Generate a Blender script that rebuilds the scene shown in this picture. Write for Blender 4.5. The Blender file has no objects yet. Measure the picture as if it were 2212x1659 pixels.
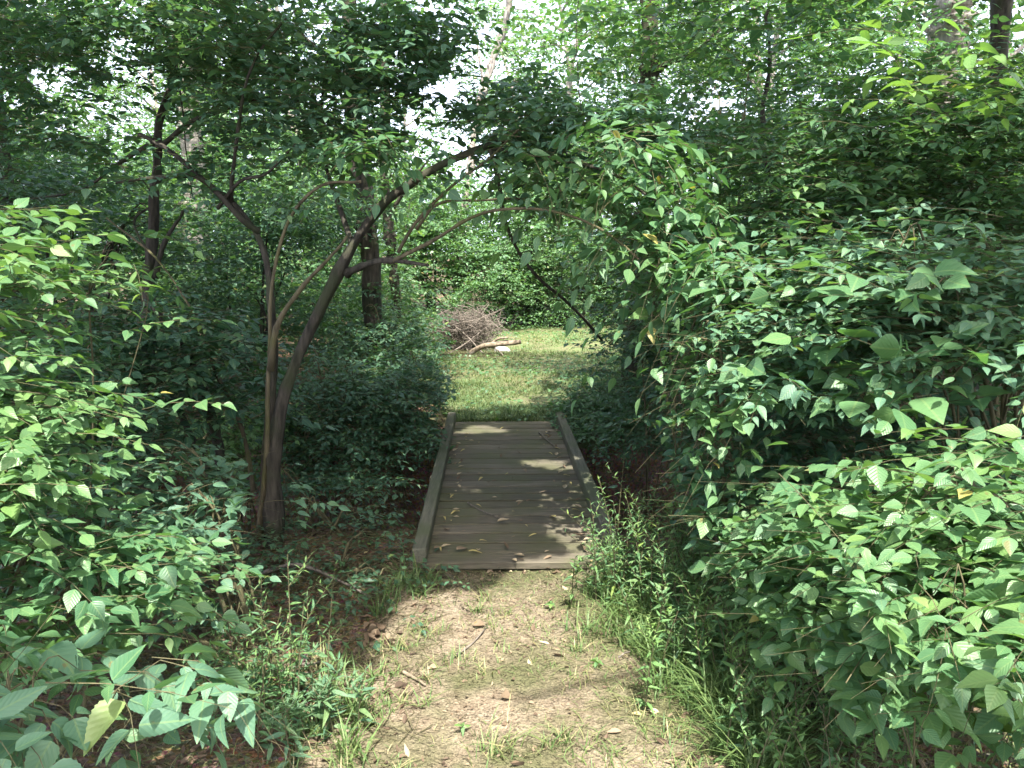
import bpy, math, random
import numpy as np
from mathutils import Vector

# ------------------------------------------------------------------ camera, world, sun, exposure
R = math.radians
sc = bpy.context.scene
C = sc.collection
FPX = 1703.0                      # focal length in pixels of a 2212 x 1659 picture
PITCH = -9.5
CAM = np.array([0.0, 0.0, 1.6])
cam = bpy.data.cameras.new('camera'); cam_o = bpy.data.objects.new('camera', cam); C.objects.link(cam_o)
cam.sensor_width = 36.0; cam.lens = 36.0 * FPX / 2212.0
cam.clip_start = 0.05; cam.clip_end = 2000
cam_o.location = CAM; cam_o.rotation_euler = (R(90 + PITCH), 0, 0)
sc.camera = cam_o

SUN_EL, SUN_AZ = 62.0, 172.0      # azimuth clockwise from +Y: behind the camera, a little to the right
S = np.array([math.cos(R(SUN_EL)) * math.sin(R(SUN_AZ)), math.cos(R(SUN_EL)) * math.cos(R(SUN_AZ)), math.sin(R(SUN_EL))])
w = bpy.data.worlds.new('World'); sc.world = w; w.use_nodes = True
nt = w.node_tree
bg = nt.nodes['Background']
sky = nt.nodes.new('ShaderNodeTexSky'); sky.sky_type = 'NISHITA'; sky.sun_disc = False
sky.sun_elevation = R(SUN_EL); sky.sun_rotation = R(SUN_AZ)
sky.air_density = 1.0; sky.dust_density = 7.0; sky.ozone_density = 1.0
tcw = nt.nodes.new('ShaderNodeTexCoord'); spw = nt.nodes.new('ShaderNodeSeparateXYZ'); nt.links.new(tcw.outputs['Generated'], spw.inputs[0])
mr = nt.nodes.new('ShaderNodeMapRange'); nt.links.new(spw.outputs[2], mr.inputs[0])
for i_, v_ in ((1, 0.15), (2, 0.6), (3, 0.95), (4, 0.1)): mr.inputs[i_].default_value = v_
mxw = nt.nodes.new('ShaderNodeMix'); mxw.data_type = 'RGBA'; nt.links.new(mr.outputs[0], mxw.inputs[0]); nt.links.new(sky.outputs[0], mxw.inputs[6]); mxw.inputs[7].default_value = (6.0, 6.7, 8.3, 1)
nt.links.new(mxw.outputs[2], bg.inputs[0]); bg.inputs[1].default_value = 0.15      # bright thin cloud low in the sky
sl = bpy.data.lights.new('sun', 'SUN'); sl.energy = 4.7; sl.angle = R(0.53); sl.color = (1.0, 0.95, 0.86)
so = bpy.data.objects.new('sun', sl); C.objects.link(so)
so.rotation_euler = Vector(S).to_track_quat('Z', 'Y').to_euler()
so.location = (0, 0, 30)
sc.view_settings.view_transform = 'Standard'; sc.view_settings.look = 'None'
sc.view_settings.exposure = 1.82; sc.view_settings.gamma = 1.0
sc.render.engine = 'CYCLES'
cy = sc.cycles
cy.max_bounces = 6; cy.diffuse_bounces = 3; cy.glossy_bounces = 2; cy.transmission_bounces = 4; cy.transparent_max_bounces = 4
cy.caustics_reflective = False; cy.caustics_refractive = False
cy.sample_clamp_indirect = 6.0
cy.use_denoising = True
try: cy.denoiser = 'OPENIMAGEDENOISE'
except Exception: pass

# ------------------------------------------------------------------ picture to place
_th = R(PITCH)
_f = np.array([0, math.cos(_th), math.sin(_th)]); _u = np.array([0, -math.sin(_th), math.cos(_th)])
def ray(px, py):
    return np.array([px - 1106.0, 0, 0]) + _u * (829.5 - py) + _f * FPX
def at(px, py, Y):
    d = ray(px, py); return CAM + d * (Y / d[1])
def gp(px, py, z=0.0):
    d = ray(px, py); return CAM + d * ((z - CAM[2]) / d[2])
def proj(P):
    v = P - CAM; zc = np.maximum(v @ _f, 1e-3)
    return 1106 + FPX * v[:, 0] / zc, 829.5 - FPX * (v @ _u) / zc, v @ _f

# ------------------------------------------------------------------ materials
def new_mat(name):
    m = bpy.data.materials.new(name); m.use_nodes = True
    n = m.node_tree; n.nodes.clear()
    out = n.nodes.new('ShaderNodeOutputMaterial')
    return m, n, out
def N(n, t, **kw):
    x = n.nodes.new(t)
    for k, v in kw.items():
        if k in x.inputs: x.inputs[k].default_value = v
        else: setattr(x, k, v)
    return x
def ramp(n, fac, stops):
    r = n.nodes.new('ShaderNodeValToRGB'); e = r.color_ramp.elements
    e[0].position, e[0].color = stops[0][0], (*stops[0][1], 1)
    e[1].position, e[1].color = stops[-1][0], (*stops[-1][1], 1)
    for p, c in stops[1:-1]:
        k = e.new(p); k.color = (*c, 1)
    if fac is not None: n.links.new(fac, r.inputs[0])
    return r
def math_n(n, op, a, b=None, clamp=False):
    x = n.nodes.new('ShaderNodeMath'); x.operation = op; x.use_clamp = clamp
    for i, v in enumerate((a, b)):
        if v is None: continue
        if isinstance(v, (int, float)): x.inputs[i].default_value = v
        else: n.links.new(v, x.inputs[i])
    return x.outputs[0]
def mixc(n, fac, a, b, mode='MIX'):
    x = n.nodes.new('ShaderNodeMix'); x.data_type = 'RGBA'; x.blend_type = mode
    for s, v in ((0, fac), (6, a), (7, b)):
        if isinstance(v, (int, float)): x.inputs[s].default_value = v
        elif isinstance(v, tuple): x.inputs[s].default_value = (*v, 1)
        else: n.links.new(v, x.inputs[s])
    return x.outputs[2]

def leaf_mat(name, stops, trans=0.38, tint=(1.15, 1.25, 0.5), rough=0.42, veins=True, spec=0.5):
    m, n, out = new_mat(name)
    a = N(n, 'ShaderNodeAttribute', attribute_name='lc')
    sp = N(n, 'ShaderNodeSeparateXYZ'); n.links.new(a.outputs['Vector'], sp.inputs[0])
    u, wv, rn = sp.outputs
    col = ramp(n, rn, stops).outputs[0]
    nz = N(n, 'ShaderNodeTexNoise', Scale=60.0, Detail=3.0)
    geo = N(n, 'ShaderNodeNewGeometry')
    n.links.new(geo.outputs['Position'], nz.inputs['Vector'])
    col = mixc(n, math_n(n, 'MULTIPLY', nz.outputs['Fac'], 0.35), col, (0.5, 0.5, 0.5), 'OVERLAY')
    bsdf = N(n, 'ShaderNodeBsdfPrincipled', Roughness=rough)
    bsdf.inputs['Specular IOR Level'].default_value = spec
    spn = N(n, 'ShaderNodeTexNoise', Scale=23.0, Detail=2.0); n.links.new(geo.outputs['Position'], spn.inputs['Vector'])
    spf = ramp(n, spn.outputs['Fac'], [(0.70, (0, 0, 0)), (0.745, (0.75, 0.75, 0.75))]).outputs[0]
    col = mixc(n, spf, col, (0.16, 0.13, 0.05))
    if veins:
        aw = math_n(n, 'ABSOLUTE', wv)
        mid = math_n(n, 'LESS_THAN', aw, 0.035)
        ph = math_n(n, 'SUBTRACT', math_n(n, 'MULTIPLY', u, 7.0), math_n(n, 'MULTIPLY', aw, 5.0))
        fr = math_n(n, 'FRACT', ph)
        sv = math_n(n, 'LESS_THAN', fr, 0.10)
        vv = math_n(n, 'MAXIMUM', mid, math_n(n, 'MULTIPLY', sv, 0.45))
        col = mixc(n, math_n(n, 'MULTIPLY', vv, 0.35), col, (0.22, 0.32, 0.12))
        bump = N(n, 'ShaderNodeBump', Strength=0.5, Distance=0.002)
        hh = math_n(n, 'ADD', math_n(n, 'MULTIPLY', math_n(n, 'ABSOLUTE', math_n(n, 'SUBTRACT', fr, 0.5)), -1.0), math_n(n, 'MULTIPLY', mid, -0.6))
        n.links.new(hh, bump.inputs['Height']); n.links.new(bump.outputs[0], bsdf.inputs['Normal'])
    n.links.new(col, bsdf.inputs['Base Color'])
    tr = N(n, 'ShaderNodeBsdfTranslucent')
    tc = mixc(n, 1.0, col, tint, 'MULTIPLY'); n.links.new(tc, tr.inputs[0])
    mx = N(n, 'ShaderNodeMixShader'); mx.inputs[0].default_value = trans
    n.links.new(bsdf.outputs[0], mx.inputs[1]); n.links.new(tr.outputs[0], mx.inputs[2])
    n.links.new(mx.outputs[0], out.inputs[0])
    return m

GREEN = [(0.0, (0.052, 0.135, 0.068)), (0.35, (0.068, 0.165, 0.078)), (0.7, (0.10, 0.205, 0.085)), (0.93, (0.15, 0.26, 0.08)), (0.965, (0.22, 0.30, 0.06)), (1.0, (0.34, 0.30, 0.09))]
DEEP = [(0.0, (0.038, 0.105, 0.068)), (0.5, (0.055, 0.135, 0.078)), (0.9, (0.085, 0.17, 0.07)), (1.0, (0.16, 0.24, 0.06))]
LIME = [(0.0, (0.11, 0.23, 0.08)), (0.5, (0.14, 0.27, 0.09)), (1.0, (0.21, 0.33, 0.10))]
BLUEG = [(0.0, (0.078, 0.165, 0.11)), (0.5, (0.095, 0.20, 0.125)), (0.92, (0.13, 0.23, 0.11)), (1.0, (0.20, 0.28, 0.10))]
FAR = [(0.0, (0.065, 0.145, 0.072)), (0.5, (0.095, 0.195, 0.088)), (0.9, (0.14, 0.25, 0.10)), (1.0, (0.24, 0.30, 0.12))]
GRASS = [(0.0, (0.08, 0.15, 0.05)), (0.5, (0.13, 0.20, 0.065)), (0.75, (0.20, 0.22, 0.09)), (1.0, (0.34, 0.29, 0.17))]
LAWN = [(0.0, (0.075, 0.13, 0.05)), (0.5, (0.115, 0.175, 0.065)), (0.85, (0.18, 0.21, 0.09)), (1.0, (0.30, 0.26, 0.15))]
LITTER = [(0.0, (0.055, 0.040, 0.030)), (0.4, (0.12, 0.085, 0.058)), (0.75, (0.26, 0.20, 0.135)), (0.92, (0.44, 0.37, 0.25)), (1.0, (0.38, 0.33, 0.08))]
M = {}
M['leaf'] = leaf_mat('leaf_green', GREEN)
M['deep'] = leaf_mat('leaf_deep', DEEP)
M['lime'] = leaf_mat('leaf_lime', LIME)
M['blue'] = leaf_mat('leaf_bluegreen', BLUEG, rough=0.5)
M['far'] = leaf_mat('leaf_far', FAR, veins=False, trans=0.42)
M['grass'] = leaf_mat('grass', GRASS, veins=False, trans=0.3, rough=0.55)
M['lawn'] = leaf_mat('lawn', LAWN, veins=False, trans=0.3, rough=0.6)
M['litter'] = leaf_mat('litter', LITTER, veins=False, trans=0.08, tint=(1, 0.8, 0.5), rough=0.75, spec=0.2)

def bark_mat(name, dark, light, scale=30.0, bump=0.6, moss=None):
    m, n, out = new_mat(name)
    tc = N(n, 'ShaderNodeTexCoord')
    mp = N(n, 'ShaderNodeMapping'); mp.inputs['Scale'].default_value = (1, 1, 0.18)
    n.links.new(tc.outputs['Object'], mp.inputs[0])
    a = N(n, 'ShaderNodeTexNoise', Scale=scale, Detail=7.0, Roughness=0.65); n.links.new(mp.outputs[0], a.inputs['Vector'])
    b = N(n, 'ShaderNodeTexVoronoi', Scale=scale * 0.8); n.links.new(mp.outputs[0], b.inputs['Vector'])
    h = math_n(n, 'ADD', a.outputs['Fac'], math_n(n, 'MULTIPLY', b.outputs['Distance'], 0.4))
    col = ramp(n, h, [(0.4, dark), (0.85, light)]).outputs[0]
    if moss:
        c = N(n, 'ShaderNodeTexNoise', Scale=5.0, Detail=5.0); n.links.new(tc.outputs['Object'], c.inputs['Vector'])
        f = ramp(n, c.outputs['Fac'], [(0.48, (0, 0, 0)), (0.62, (0.8, 0.8, 0.8))]).outputs[0]
        col = mixc(n, f, col, moss)
    p = N(n, 'ShaderNodeBsdfPrincipled', Roughness=0.85); p.inputs['Specular IOR Level'].default_value = 0.25
    bp = N(n, 'ShaderNodeBump', Strength=bump, Distance=0.01)
    n.links.new(h, bp.inputs['Height']); n.links.new(bp.outputs[0], p.inputs['Normal'])
    n.links.new(col, p.inputs['Base Color']); n.links.new(p.outputs[0], out.inputs[0])
    return m
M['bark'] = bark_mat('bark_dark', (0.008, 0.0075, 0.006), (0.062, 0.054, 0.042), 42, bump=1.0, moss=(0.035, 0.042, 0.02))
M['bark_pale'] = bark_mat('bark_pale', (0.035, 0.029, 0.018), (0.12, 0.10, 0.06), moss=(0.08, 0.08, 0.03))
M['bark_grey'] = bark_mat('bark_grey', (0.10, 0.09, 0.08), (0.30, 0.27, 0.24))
M['twig'] = bark_mat('bark_twig', (0.035, 0.036, 0.018), (0.105, 0.095, 0.05), 60)
M['dead'] = bark_mat('dead_wood', (0.05, 0.042, 0.035), (0.19, 0.165, 0.14), 45)
M['log'] = bark_mat('log_bark', (0.08, 0.062, 0.045), (0.25, 0.205, 0.15), 35)

def ground_mat():
    m, n, out = new_mat('forest_soil')
    geo = N(n, 'ShaderNodeNewGeometry')
    P = geo.outputs['Position']
    def noise(s, d=6.0, r=0.6):
        x = N(n, 'ShaderNodeTexNoise', Scale=s, Detail=d, Roughness=r); n.links.new(P, x.inputs['Vector']); return x.outputs['Fac']
    vor = N(n, 'ShaderNodeTexVoronoi', Scale=55.0); n.links.new(P, vor.inputs['Vector'])
    big, mid, fine = noise(0.9), noise(7.0), noise(70.0, 4.0)
    c1 = ramp(n, mid, [(0.3, (0.085, 0.058, 0.042)), (0.55, (0.16, 0.115, 0.08)), (0.75, (0.24, 0.18, 0.125))]).outputs[0]
    c2 = mixc(n, math_n(n, 'MULTIPLY', fine, 0.9), c1, vor.outputs['Color'], 'SOFT_LIGHT')
    grn = ramp(n, big, [(0.45, (0, 0, 0)), (0.6, (0.5, 0.5, 0.5))]).outputs[0]
    c3 = mixc(n, grn, c2, (0.09, 0.11, 0.045))
    p = N(n, 'ShaderNodeBsdfPrincipled', Roughness=0.95); p.inputs['Specular IOR Level'].default_value = 0.15
    h = math_n(n, 'ADD', fine, math_n(n, 'MULTIPLY', vor.outputs['Distance'], 0.8))
    bp = N(n, 'ShaderNodeBump', Strength=0.8, Distance=0.02); n.links.new(h, bp.inputs['Height']); n.links.new(bp.outputs[0], p.inputs['Normal'])
    n.links.new(c3, p.inputs['Base Color']); n.links.new(p.outputs[0], out.inputs[0]); return m
def path_mat():
    m, n, out = new_mat('path_dirt')
    geo = N(n, 'ShaderNodeNewGeometry'); P = geo.outputs['Position']
    def noise(s, d=6.0, r=0.6):
        x = N(n, 'ShaderNodeTexNoise', Scale=s, Detail=d, Roughness=r); n.links.new(P, x.inputs['Vector']); return x.outputs['Fac']
    vor = N(n, 'ShaderNodeTexVoronoi', Scale=70.0); n.links.new(P, vor.inputs['Vector'])
    vo2 = N(n, 'ShaderNodeTexVoronoi', Scale=28.0); n.links.new(P, vo2.inputs['Vector'])
    big, mid, fine = noise(1.7), noise(9.0), noise(110.0, 4.0)
    c1 = ramp(n, mid, [(0.3, (0.15, 0.118, 0.083)), (0.5, (0.235, 0.196, 0.142)), (0.7, (0.31, 0.265, 0.198))]).outputs[0]
    cb = ramp(n, vor.outputs['Color'], [(0.2, (0.13, 0.095, 0.065)), (0.8, (0.33, 0.27, 0.195))]).outputs[0]
    c2 = mixc(n, 0.35, c1, cb)
    spx = N(n, 'ShaderNodeSeparateXYZ'); n.links.new(P, spx.inputs[0])
    bg_ = math_n(n, 'ADD', big, math_n(n, 'MULTIPLY', spx.outputs[0], 0.11))
    bg_ = math_n(n, 'ADD', bg_, math_n(n, 'MULTIPLY', mid, 0.15))
    grn = ramp(n, bg_, [(0.50, (0.0, 0.0, 0.0)), (0.66, (0.85, 0.85, 0.85))]).outputs[0]
    c3 = mixc(n, grn, c2, (0.092, 0.10, 0.045))
    p = N(n, 'ShaderNodeBsdfPrincipled', Roughness=0.95); p.inputs['Specular IOR Level'].default_value = 0.15
    h = math_n(n, 'ADD', math_n(n, 'ADD', fine, math_n(n, 'MULTIPLY', vo2.outputs['Distance'], 0.9)), math_n(n, 'MULTIPLY', vor.outputs['Distance'], 0.5))
    c3 = mixc(n, 0.6, c3, ramp(n, fine, [(0.3, (0.28, 0.28, 0.28)), (0.7, (0.75, 0.75, 0.75))]).outputs[0], 'OVERLAY')
    bp = N(n, 'ShaderNodeBump', Strength=1.0, Distance=0.02); n.links.new(h, bp.inputs['Height']); n.links.new(bp.outputs[0], p.inputs['Normal'])
    n.links.new(c3, p.inputs['Base Color']); n.links.new(p.outputs[0], out.inputs[0]); return m
def wood_mat(name, c0, c1, green, ax=0, scale=1.0):
    m, n, out = new_mat(name)
    tc = N(n, 'ShaderNodeTexCoord'); mp = N(n, 'ShaderNodeMapping')
    s = [22.0 * scale] * 3; s[ax] = 1.4 * scale; mp.inputs['Scale'].default_value = s
    n.links.new(tc.outputs['Object'], mp.inputs[0])
    a = N(n, 'ShaderNodeTexNoise', Scale=3.0, Detail=8.0, Roughness=0.65, Distortion=0.6); n.links.new(mp.outputs[0], a.inputs['Vector'])
    b = N(n, 'ShaderNodeTexNoise', Scale=3.2, Detail=5.0); n.links.new(tc.outputs['Object'], b.inputs['Vector'])
    at_ = N(n, 'ShaderNodeAttribute', attribute_name='lc'); sp = N(n, 'ShaderNodeSeparateXYZ'); n.links.new(at_.outputs['Vector'], sp.inputs[0])
    col = ramp(n, a.outputs['Fac'], [(0.3, c0), (0.72, c1)]).outputs[0]
    col = mixc(n, math_n(n, 'MULTIPLY', sp.outputs[2], 0.8), col, (0.42, 0.42, 0.38), 'MULTIPLY')
    g = ramp(n, b.outputs['Fac'], [(0.42, (0, 0, 0)), (0.62, (0.75, 0.75, 0.75))]).outputs[0]
    col = mixc(n, g, col, green)
    p = N(n, 'ShaderNodeBsdfPrincipled', Roughness=0.8); p.inputs['Specular IOR Level'].default_value = 0.3
    bp = N(n, 'ShaderNodeBump', Strength=0.5, Distance=0.006); n.links.new(a.outputs['Fac'], bp.inputs['Height']); n.links.new(bp.outputs[0], p.inputs['Normal'])
    n.links.new(col, p.inputs['Base Color']); n.links.new(p.outputs[0], out.inputs[0]); return m
M['soil'] = ground_mat(); M['path'] = path_mat()
M['plank'] = wood_mat('weathered_plank', (0.06, 0.051, 0.038), (0.21, 0.185, 0.14), (0.075, 0.08, 0.038), 0)
M['kerb'] = wood_mat('weathered_beam', (0.06, 0.06, 0.045), (0.17, 0.165, 0.125), (0.07, 0.085, 0.04), 1)
M['stone'] = bark_mat('pale_stone', (0.16, 0.16, 0.155), (0.42, 0.42, 0.40), 12, 0.4)

# ------------------------------------------------------------------ mesh building
class MB:
    def __init__(s): s.v = []; s.t = []; s.q = []; s.a = []; s.n = 0
    def add(s, v, t=None, q=None, a=None):
        v = np.asarray(v, float).reshape(-1, 3)
        if a is None: a = np.zeros_like(v)
        if t is not None and len(t): s.t.append(np.asarray(t).reshape(-1, 3) + s.n)
        if q is not None and len(q): s.q.append(np.asarray(q).reshape(-1, 4) + s.n)
        s.v.append(v); s.a.append(np.asarray(a, float).reshape(-1, 3)); s.n += len(v)
        return s
    def mesh(s, name, mat, smooth=False):
        me = bpy.data.meshes.new(name)
        v = np.concatenate(s.v); a = np.concatenate(s.a)
        t = np.concatenate(s.t) if s.t else np.zeros((0, 3), int); q = np.concatenate(s.q) if s.q else np.zeros((0, 4), int)
        me.vertices.add(len(v)); me.vertices.foreach_set('co', v.astype(np.float32).ravel())
        me.loops.add(t.size + q.size); me.loops.foreach_set('vertex_index', np.concatenate([t.ravel(), q.ravel()]).astype(np.int32))
        me.polygons.add(len(t) + len(q))
        ls = np.concatenate([np.arange(len(t)) * 3, t.size + np.arange(len(q)) * 4]).astype(np.int32)
        me.polygons.foreach_set('loop_start', ls)
        me.polygons.foreach_set('use_smooth', np.full(len(t) + len(q), smooth, dtype=bool))
        at_ = me.attributes.new('lc', 'FLOAT_VECTOR', 'POINT'); at_.data.foreach_set('vector', a.astype(np.float32).ravel())
        me.update(calc_edges=True)
        me.materials.append(mat)
        return me
    def build(s, name, mat, parent=None, smooth=False, loc=None):
        me = s.mesh(name, mat, smooth)
        if loc is not None:
            me.transform(__import__('mathutils').Matrix.Translation(-Vector(loc)))
        o = bpy.data.objects.new(name, me); C.objects.link(o)
        if parent is not None: o.parent = parent
        if loc is not None and parent is None: o.location = loc
        return o
def tag(o, label=None, cat=None, group=None, kind=None):
    if label: o['label'] = label
    if cat: o['category'] = cat
    if group: o['group'] = group
    if kind: o['kind'] = kind
    return o
def empty(name, loc, label, cat, group=None):
    o = bpy.data.objects.new(name, None); C.objects.link(o); o.location = loc; o.empty_display_size = 0.1
    return tag(o, label, cat, group)
def part(mb, name, mat, root, smooth=False):
    """vertices are in world coordinates; the part becomes a child of root"""
    me = mb.mesh(name, mat, smooth)
    me.transform(__import__('mathutils').Matrix.Translation(-root.location))
    o = bpy.data.objects.new(name, me); C.objects.link(o); o.parent = root
    return o
def copy_tree(root, loc, rz, sc_, label, group=None):
    r = root.copy(); C.objects.link(r); r.location = loc; r.rotation_euler = (0, 0, rz); r.scale = sc_
    r['label'] = label
    if group: r['group'] = group
    elif 'group' in r: del r['group']
    for ch in list(root.children):
        c = ch.copy(); C.objects.link(c); c.parent = r
    return r

def unit(v): return v / np.maximum(np.linalg.norm(v, axis=-1, keepdims=True), 1e-9)

LEAF = {   # stations along the leaf, half widths (fraction of width), as ovate pointed leaves
 'hi': (np.array([0.0, .10, .27, .48, .74, 1.0]), np.array([0.03, .30, .49, .47, .24, 0.0])),
 'mid': (np.array([0.0, .42, 1.0]), np.array([0.0, .5, 0.0])),
 'narrow': (np.array([0.0, .3, .65, 1.0]), np.array([0.05, .5, .36, 0.0])),
}
_us = np.linspace(0, 1, 23); _wd = 0.53 * np.sin(np.pi * _us ** 0.62) ** 0.8 * (1 - 0.25 * _us); _wd[1::2] *= 0.92; _wd[0] = 0.02; _wd[-1] = 0
LEAF['saw'] = (_us, _wd)
def leaves(mb, P, D, Nn, L, W, rn, lod='mid', curl=0.18, fold=0.09, rng=None):
    """P base points, D directions, Nn normals, L lengths, W widths"""
    if len(P) == 0: return
    D = unit(D); B = unit(np.cross(D, Nn)); Nn = np.cross(B, D)
    us, ws = LEAF[lod]; K = len(us)
    L = L[:, None]; W = W[:, None]
    cu = curl * (rng.normal(1.0, 0.7, (len(P), 1)) if rng is not None else 1.0)
    fold = fold * (rng.normal(1.0, 0.9, (len(P), 1)) if rng is not None else 1.0)
    bendl = rng.normal(0, 0.10, (len(P), 1)) if rng is not None else 0.0
    vs = []; at_ = []
    for i, (u_, w_) in enumerate(zip(us, ws)):
        cz = -cu * L * u_ ** 2
        c = P + D * L * (u_ - 0.12 * u_ * np.abs(cu) * 2) + Nn * cz + B * (bendl * L * u_ ** 2)
        if w_ < 0.015 and (i == 0 or i == K - 1):
            vs.append(c); at_.append(np.stack([np.full(len(P), u_), np.zeros(len(P)), rn], 1))
        else:
            for sd in (-1, 0, 1):
                vs.append(c + B * W * w_ * sd + Nn * (abs(sd) * fold * W * w_ * 2))
                at_.append(np.stack([np.full(len(P), u_), np.full(len(P), sd * w_), rn], 1))
    V = np.stack(vs, 1); A = np.stack(at_, 1)
    tris = []; quads = []; idx = []
    k = 0
    for i, w_ in enumerate(ws):
        if w_ < 0.015 and (i == 0 or i == K - 1): idx.append((k,)); k += 1
        else: idx.append((k, k + 1, k + 2)); k += 3
    for i in range(K - 1):
        a, b = idx[i], idx[i + 1]
        if len(a) == 1: tris += [(a[0], b[1], b[0]), (a[0], b[2], b[1])]
        elif len(b) == 1: tris += [(a[0], a[1], b[0]), (a[1], a[2], b[0])]
        else: quads += [(a[0], a[1], b[1], b[0]), (a[1], a[2], b[2], b[1])]
    off = (np.arange(len(P)) * k)[:, None, None]
    mb.add(V.reshape(-1, 3), t=(np.array(tris)[None] + off).reshape(-1, 3) if tris else None,
           q=(np.array(quads)[None] + off).reshape(-1, 4) if quads else None, a=A.reshape(-1, 3))

def tubes(mb, P, Rr, sides=4, bark=0.0, rng=None, cap=True):
    """P (M,K,3) centre lines, Rr (M,K) radii"""
    P = np.asarray(P, float); Rr = np.asarray(Rr, float)
    if P.ndim == 2: P = P[None]; Rr = Rr[None]
    Mn, K = P.shape[:2]
    T = unit(np.gradient(P, axis=1))
    ref = np.where(np.abs(T[..., 2:3]) > 0.9, np.array([1.0, 0, 0]), np.array([0, 0, 1.0]))
    # one fixed reference per tube avoids twists
    ref = np.broadcast_to(ref[:, K // 2:K // 2 + 1], T.shape)
    A = unit(np.cross(T, ref)); B = np.cross(T, A)
    th = np.arange(sides) * 2 * np.pi / sides
    rr = Rr[..., None] * np.ones(sides)
    if bark and rng is not None:
        s = np.arange(K)[None, :, None]
        for k in range(4):
            fr = rng.integers(2, max(3, sides // 2)); ph = rng.random() * 6.28; ws = rng.uniform(-0.25, 0.25)
            rr = rr * (1 + bark * 0.5 * np.sin(fr * th[None, None] + ph + ws * s))
        rr = rr * (1 + bark * 0.5 * (rng.random((Mn, K, sides)) - 0.5))
    V = P[:, :, None] + A[:, :, None] * (np.cos(th)[:, None] * rr[..., None]) + B[:, :, None] * (np.sin(th)[:, None] * rr[..., None])
    i = np.arange(K - 1)[:, None] * sides; j = np.arange(sides)[None]; j2 = (j + 1) % sides
    q = np.stack([i + j, i + j2, i + sides + j2, i + sides + j], -1).reshape(-1, 4)
    off = (np.arange(Mn) * K * sides)[:, None, None]
    mb.add(V.reshape(-1, 3), q=(q[None] + off).reshape(-1, 4))
    if cap and sides > 2:
        tt = np.array([(0, k, k + 1) for k in range(1, sides - 1)])
        t2 = tt[:, ::-1]
        e = (K - 1) * sides
        n0 = mb.n - Mn * K * sides
        mb.t.append((t2[None] + off).reshape(-1, 3) + n0)
        mb.t.append((tt[None] + off + e).reshape(-1, 3) + n0)

def smooth_path(pts, n):
    pts = np.asarray(pts, float)
    P = np.vstack([2 * pts[0] - pts[1], pts, 2 * pts[-1] - pts[-2]])
    out = []
    m = len(pts) - 1
    for x in np.linspace(0, m - 1e-6, n):
        i = int(x); t = x - i
        a, b, c, d = P[i], P[i + 1], P[i + 2], P[i + 3]
        out.append(0.5 * ((2 * b) + (-a + c) * t + (2 * a - 5 * b + 4 * c - d) * t * t + (-a + 3 * b - 3 * c + d) * t ** 3))
    return np.array(out)
def limb(mb, pts, r0, r1, n=24, sides=10, bark=0.10, rng=None, wob=0.0):
    p = smooth_path(pts, n)
    if wob and rng is not None:
        d = np.cumsum(rng.normal(0, wob, p.shape), 0); d = (d + np.roll(d, 1, 0) + np.roll(d, -1, 0)) / 3; d[0] = 0; d -= np.linspace(0, 1, n)[:, None] * d[-1]; p = p + d * np.array([1, 1, 0.4])
    r = r0 + (r1 - r0) * np.linspace(0, 1, n) ** 0.8
    if rng is not None: r = r * (1 + 0.07 * rng.normal(0, 1, n) + 0.35 * (rng.random(n) < 0.05))
    tubes(mb, p, r, sides, bark, rng)
    return p

def fbm(x, y, seed, octs=((3.0, .5), (7.0, .3), (17.0, .18), (41.0, .1))):
    r = np.random.default_rng(seed); s = 0
    for f, a in octs:
        for _ in range(3):
            an = r.random() * 6.28; ph = r.random() * 6.28
            s = s + a / 3 * np.sin(f * (x * np.cos(an) + y * np.sin(an)) + ph + 1.3 * np.sin(f * 0.6 * (x * np.sin(an) - y * np.cos(an)) + ph * 2))
    return s
# ------------------------------------------------------------------ chosen sun spots, where leaves of the added canopy are cut away
def toq(P):
    P = np.atleast_2d(P); return P[:, :2] - S[:2] * (P[:, 2:3] / S[2])
LITP = []
def lit(px, py, Y, r):
    p = gp(px, py) if Y is None else at(px, py, Y)
    LITP.append((*toq(p)[0], r))
_rg = np.random.default_rng(5)
for _ in range(60):                       # the open sunny path in front of the bridge
    lit(_rg.uniform(760, 1620), _rg.uniform(1265, 1700), None, _rg.uniform(0.04, 0.17))
for a in [(900, 1330, .12), (950, 1300, .12), (880, 1400, .15), (840, 1480, .15), (930, 1440, .15), (800, 1560, .14), (760, 1620, .15), (1090, 1340, .22), (1180, 1340, .2), (1150, 1420, .2), (1040, 1420, .15), (1000, 1500, .2), (1130, 1270, .15), (1240, 1290, .16), (980, 1320, .14), (960, 1360, .12), (860, 1560, .22), (900, 1640, .25), (1100, 1680, .25), (1350, 1600, .25), (1450, 1500, .2), (1300, 1420, .18),
          (1200, 1480, .16), (700, 1650, .14), (1560, 1640, .3), (1200, 1235, .1), (1310, 1250, .1)]: lit(a[0], a[1], None, a[2])
for a in [(1040, 937, .13), (1010, 940, .10), (1180, 1010, .13), (1215, 1020, .1), (1150, 1015, .09), (1120, 1245, .09), (1250, 1240, .1), (1050, 1075, .03), (1100, 1130, .03)]: lit(a[0], a[1], None, a[2])
for _ in range(70): lit(_rg.uniform(940, 1330), _rg.uniform(725, 880), None, _rg.uniform(0.12, 0.5))
for _ in range(36): lit(_rg.uniform(-60, 220), _rg.uniform(400, 1300), _rg.uniform(1.7, 2.6), _rg.uniform(0.05, 0.15))
for _ in range(34):
    _t = _rg.random(); lit(1360 + 420 * _t + _rg.normal(0, 70), 1200 + 430 * _t + _rg.normal(0, 50), 3.2 - 1.1 * _t, _rg.uniform(.08, .22))
for a in [(1400, 1200, 3.0, .3), (1480, 1300, 2.8, .28), (1560, 1400, 2.6, .25), (1650, 1500, 2.4, .3), (1850, 1600, 2, .3)]: lit(*a)
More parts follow.
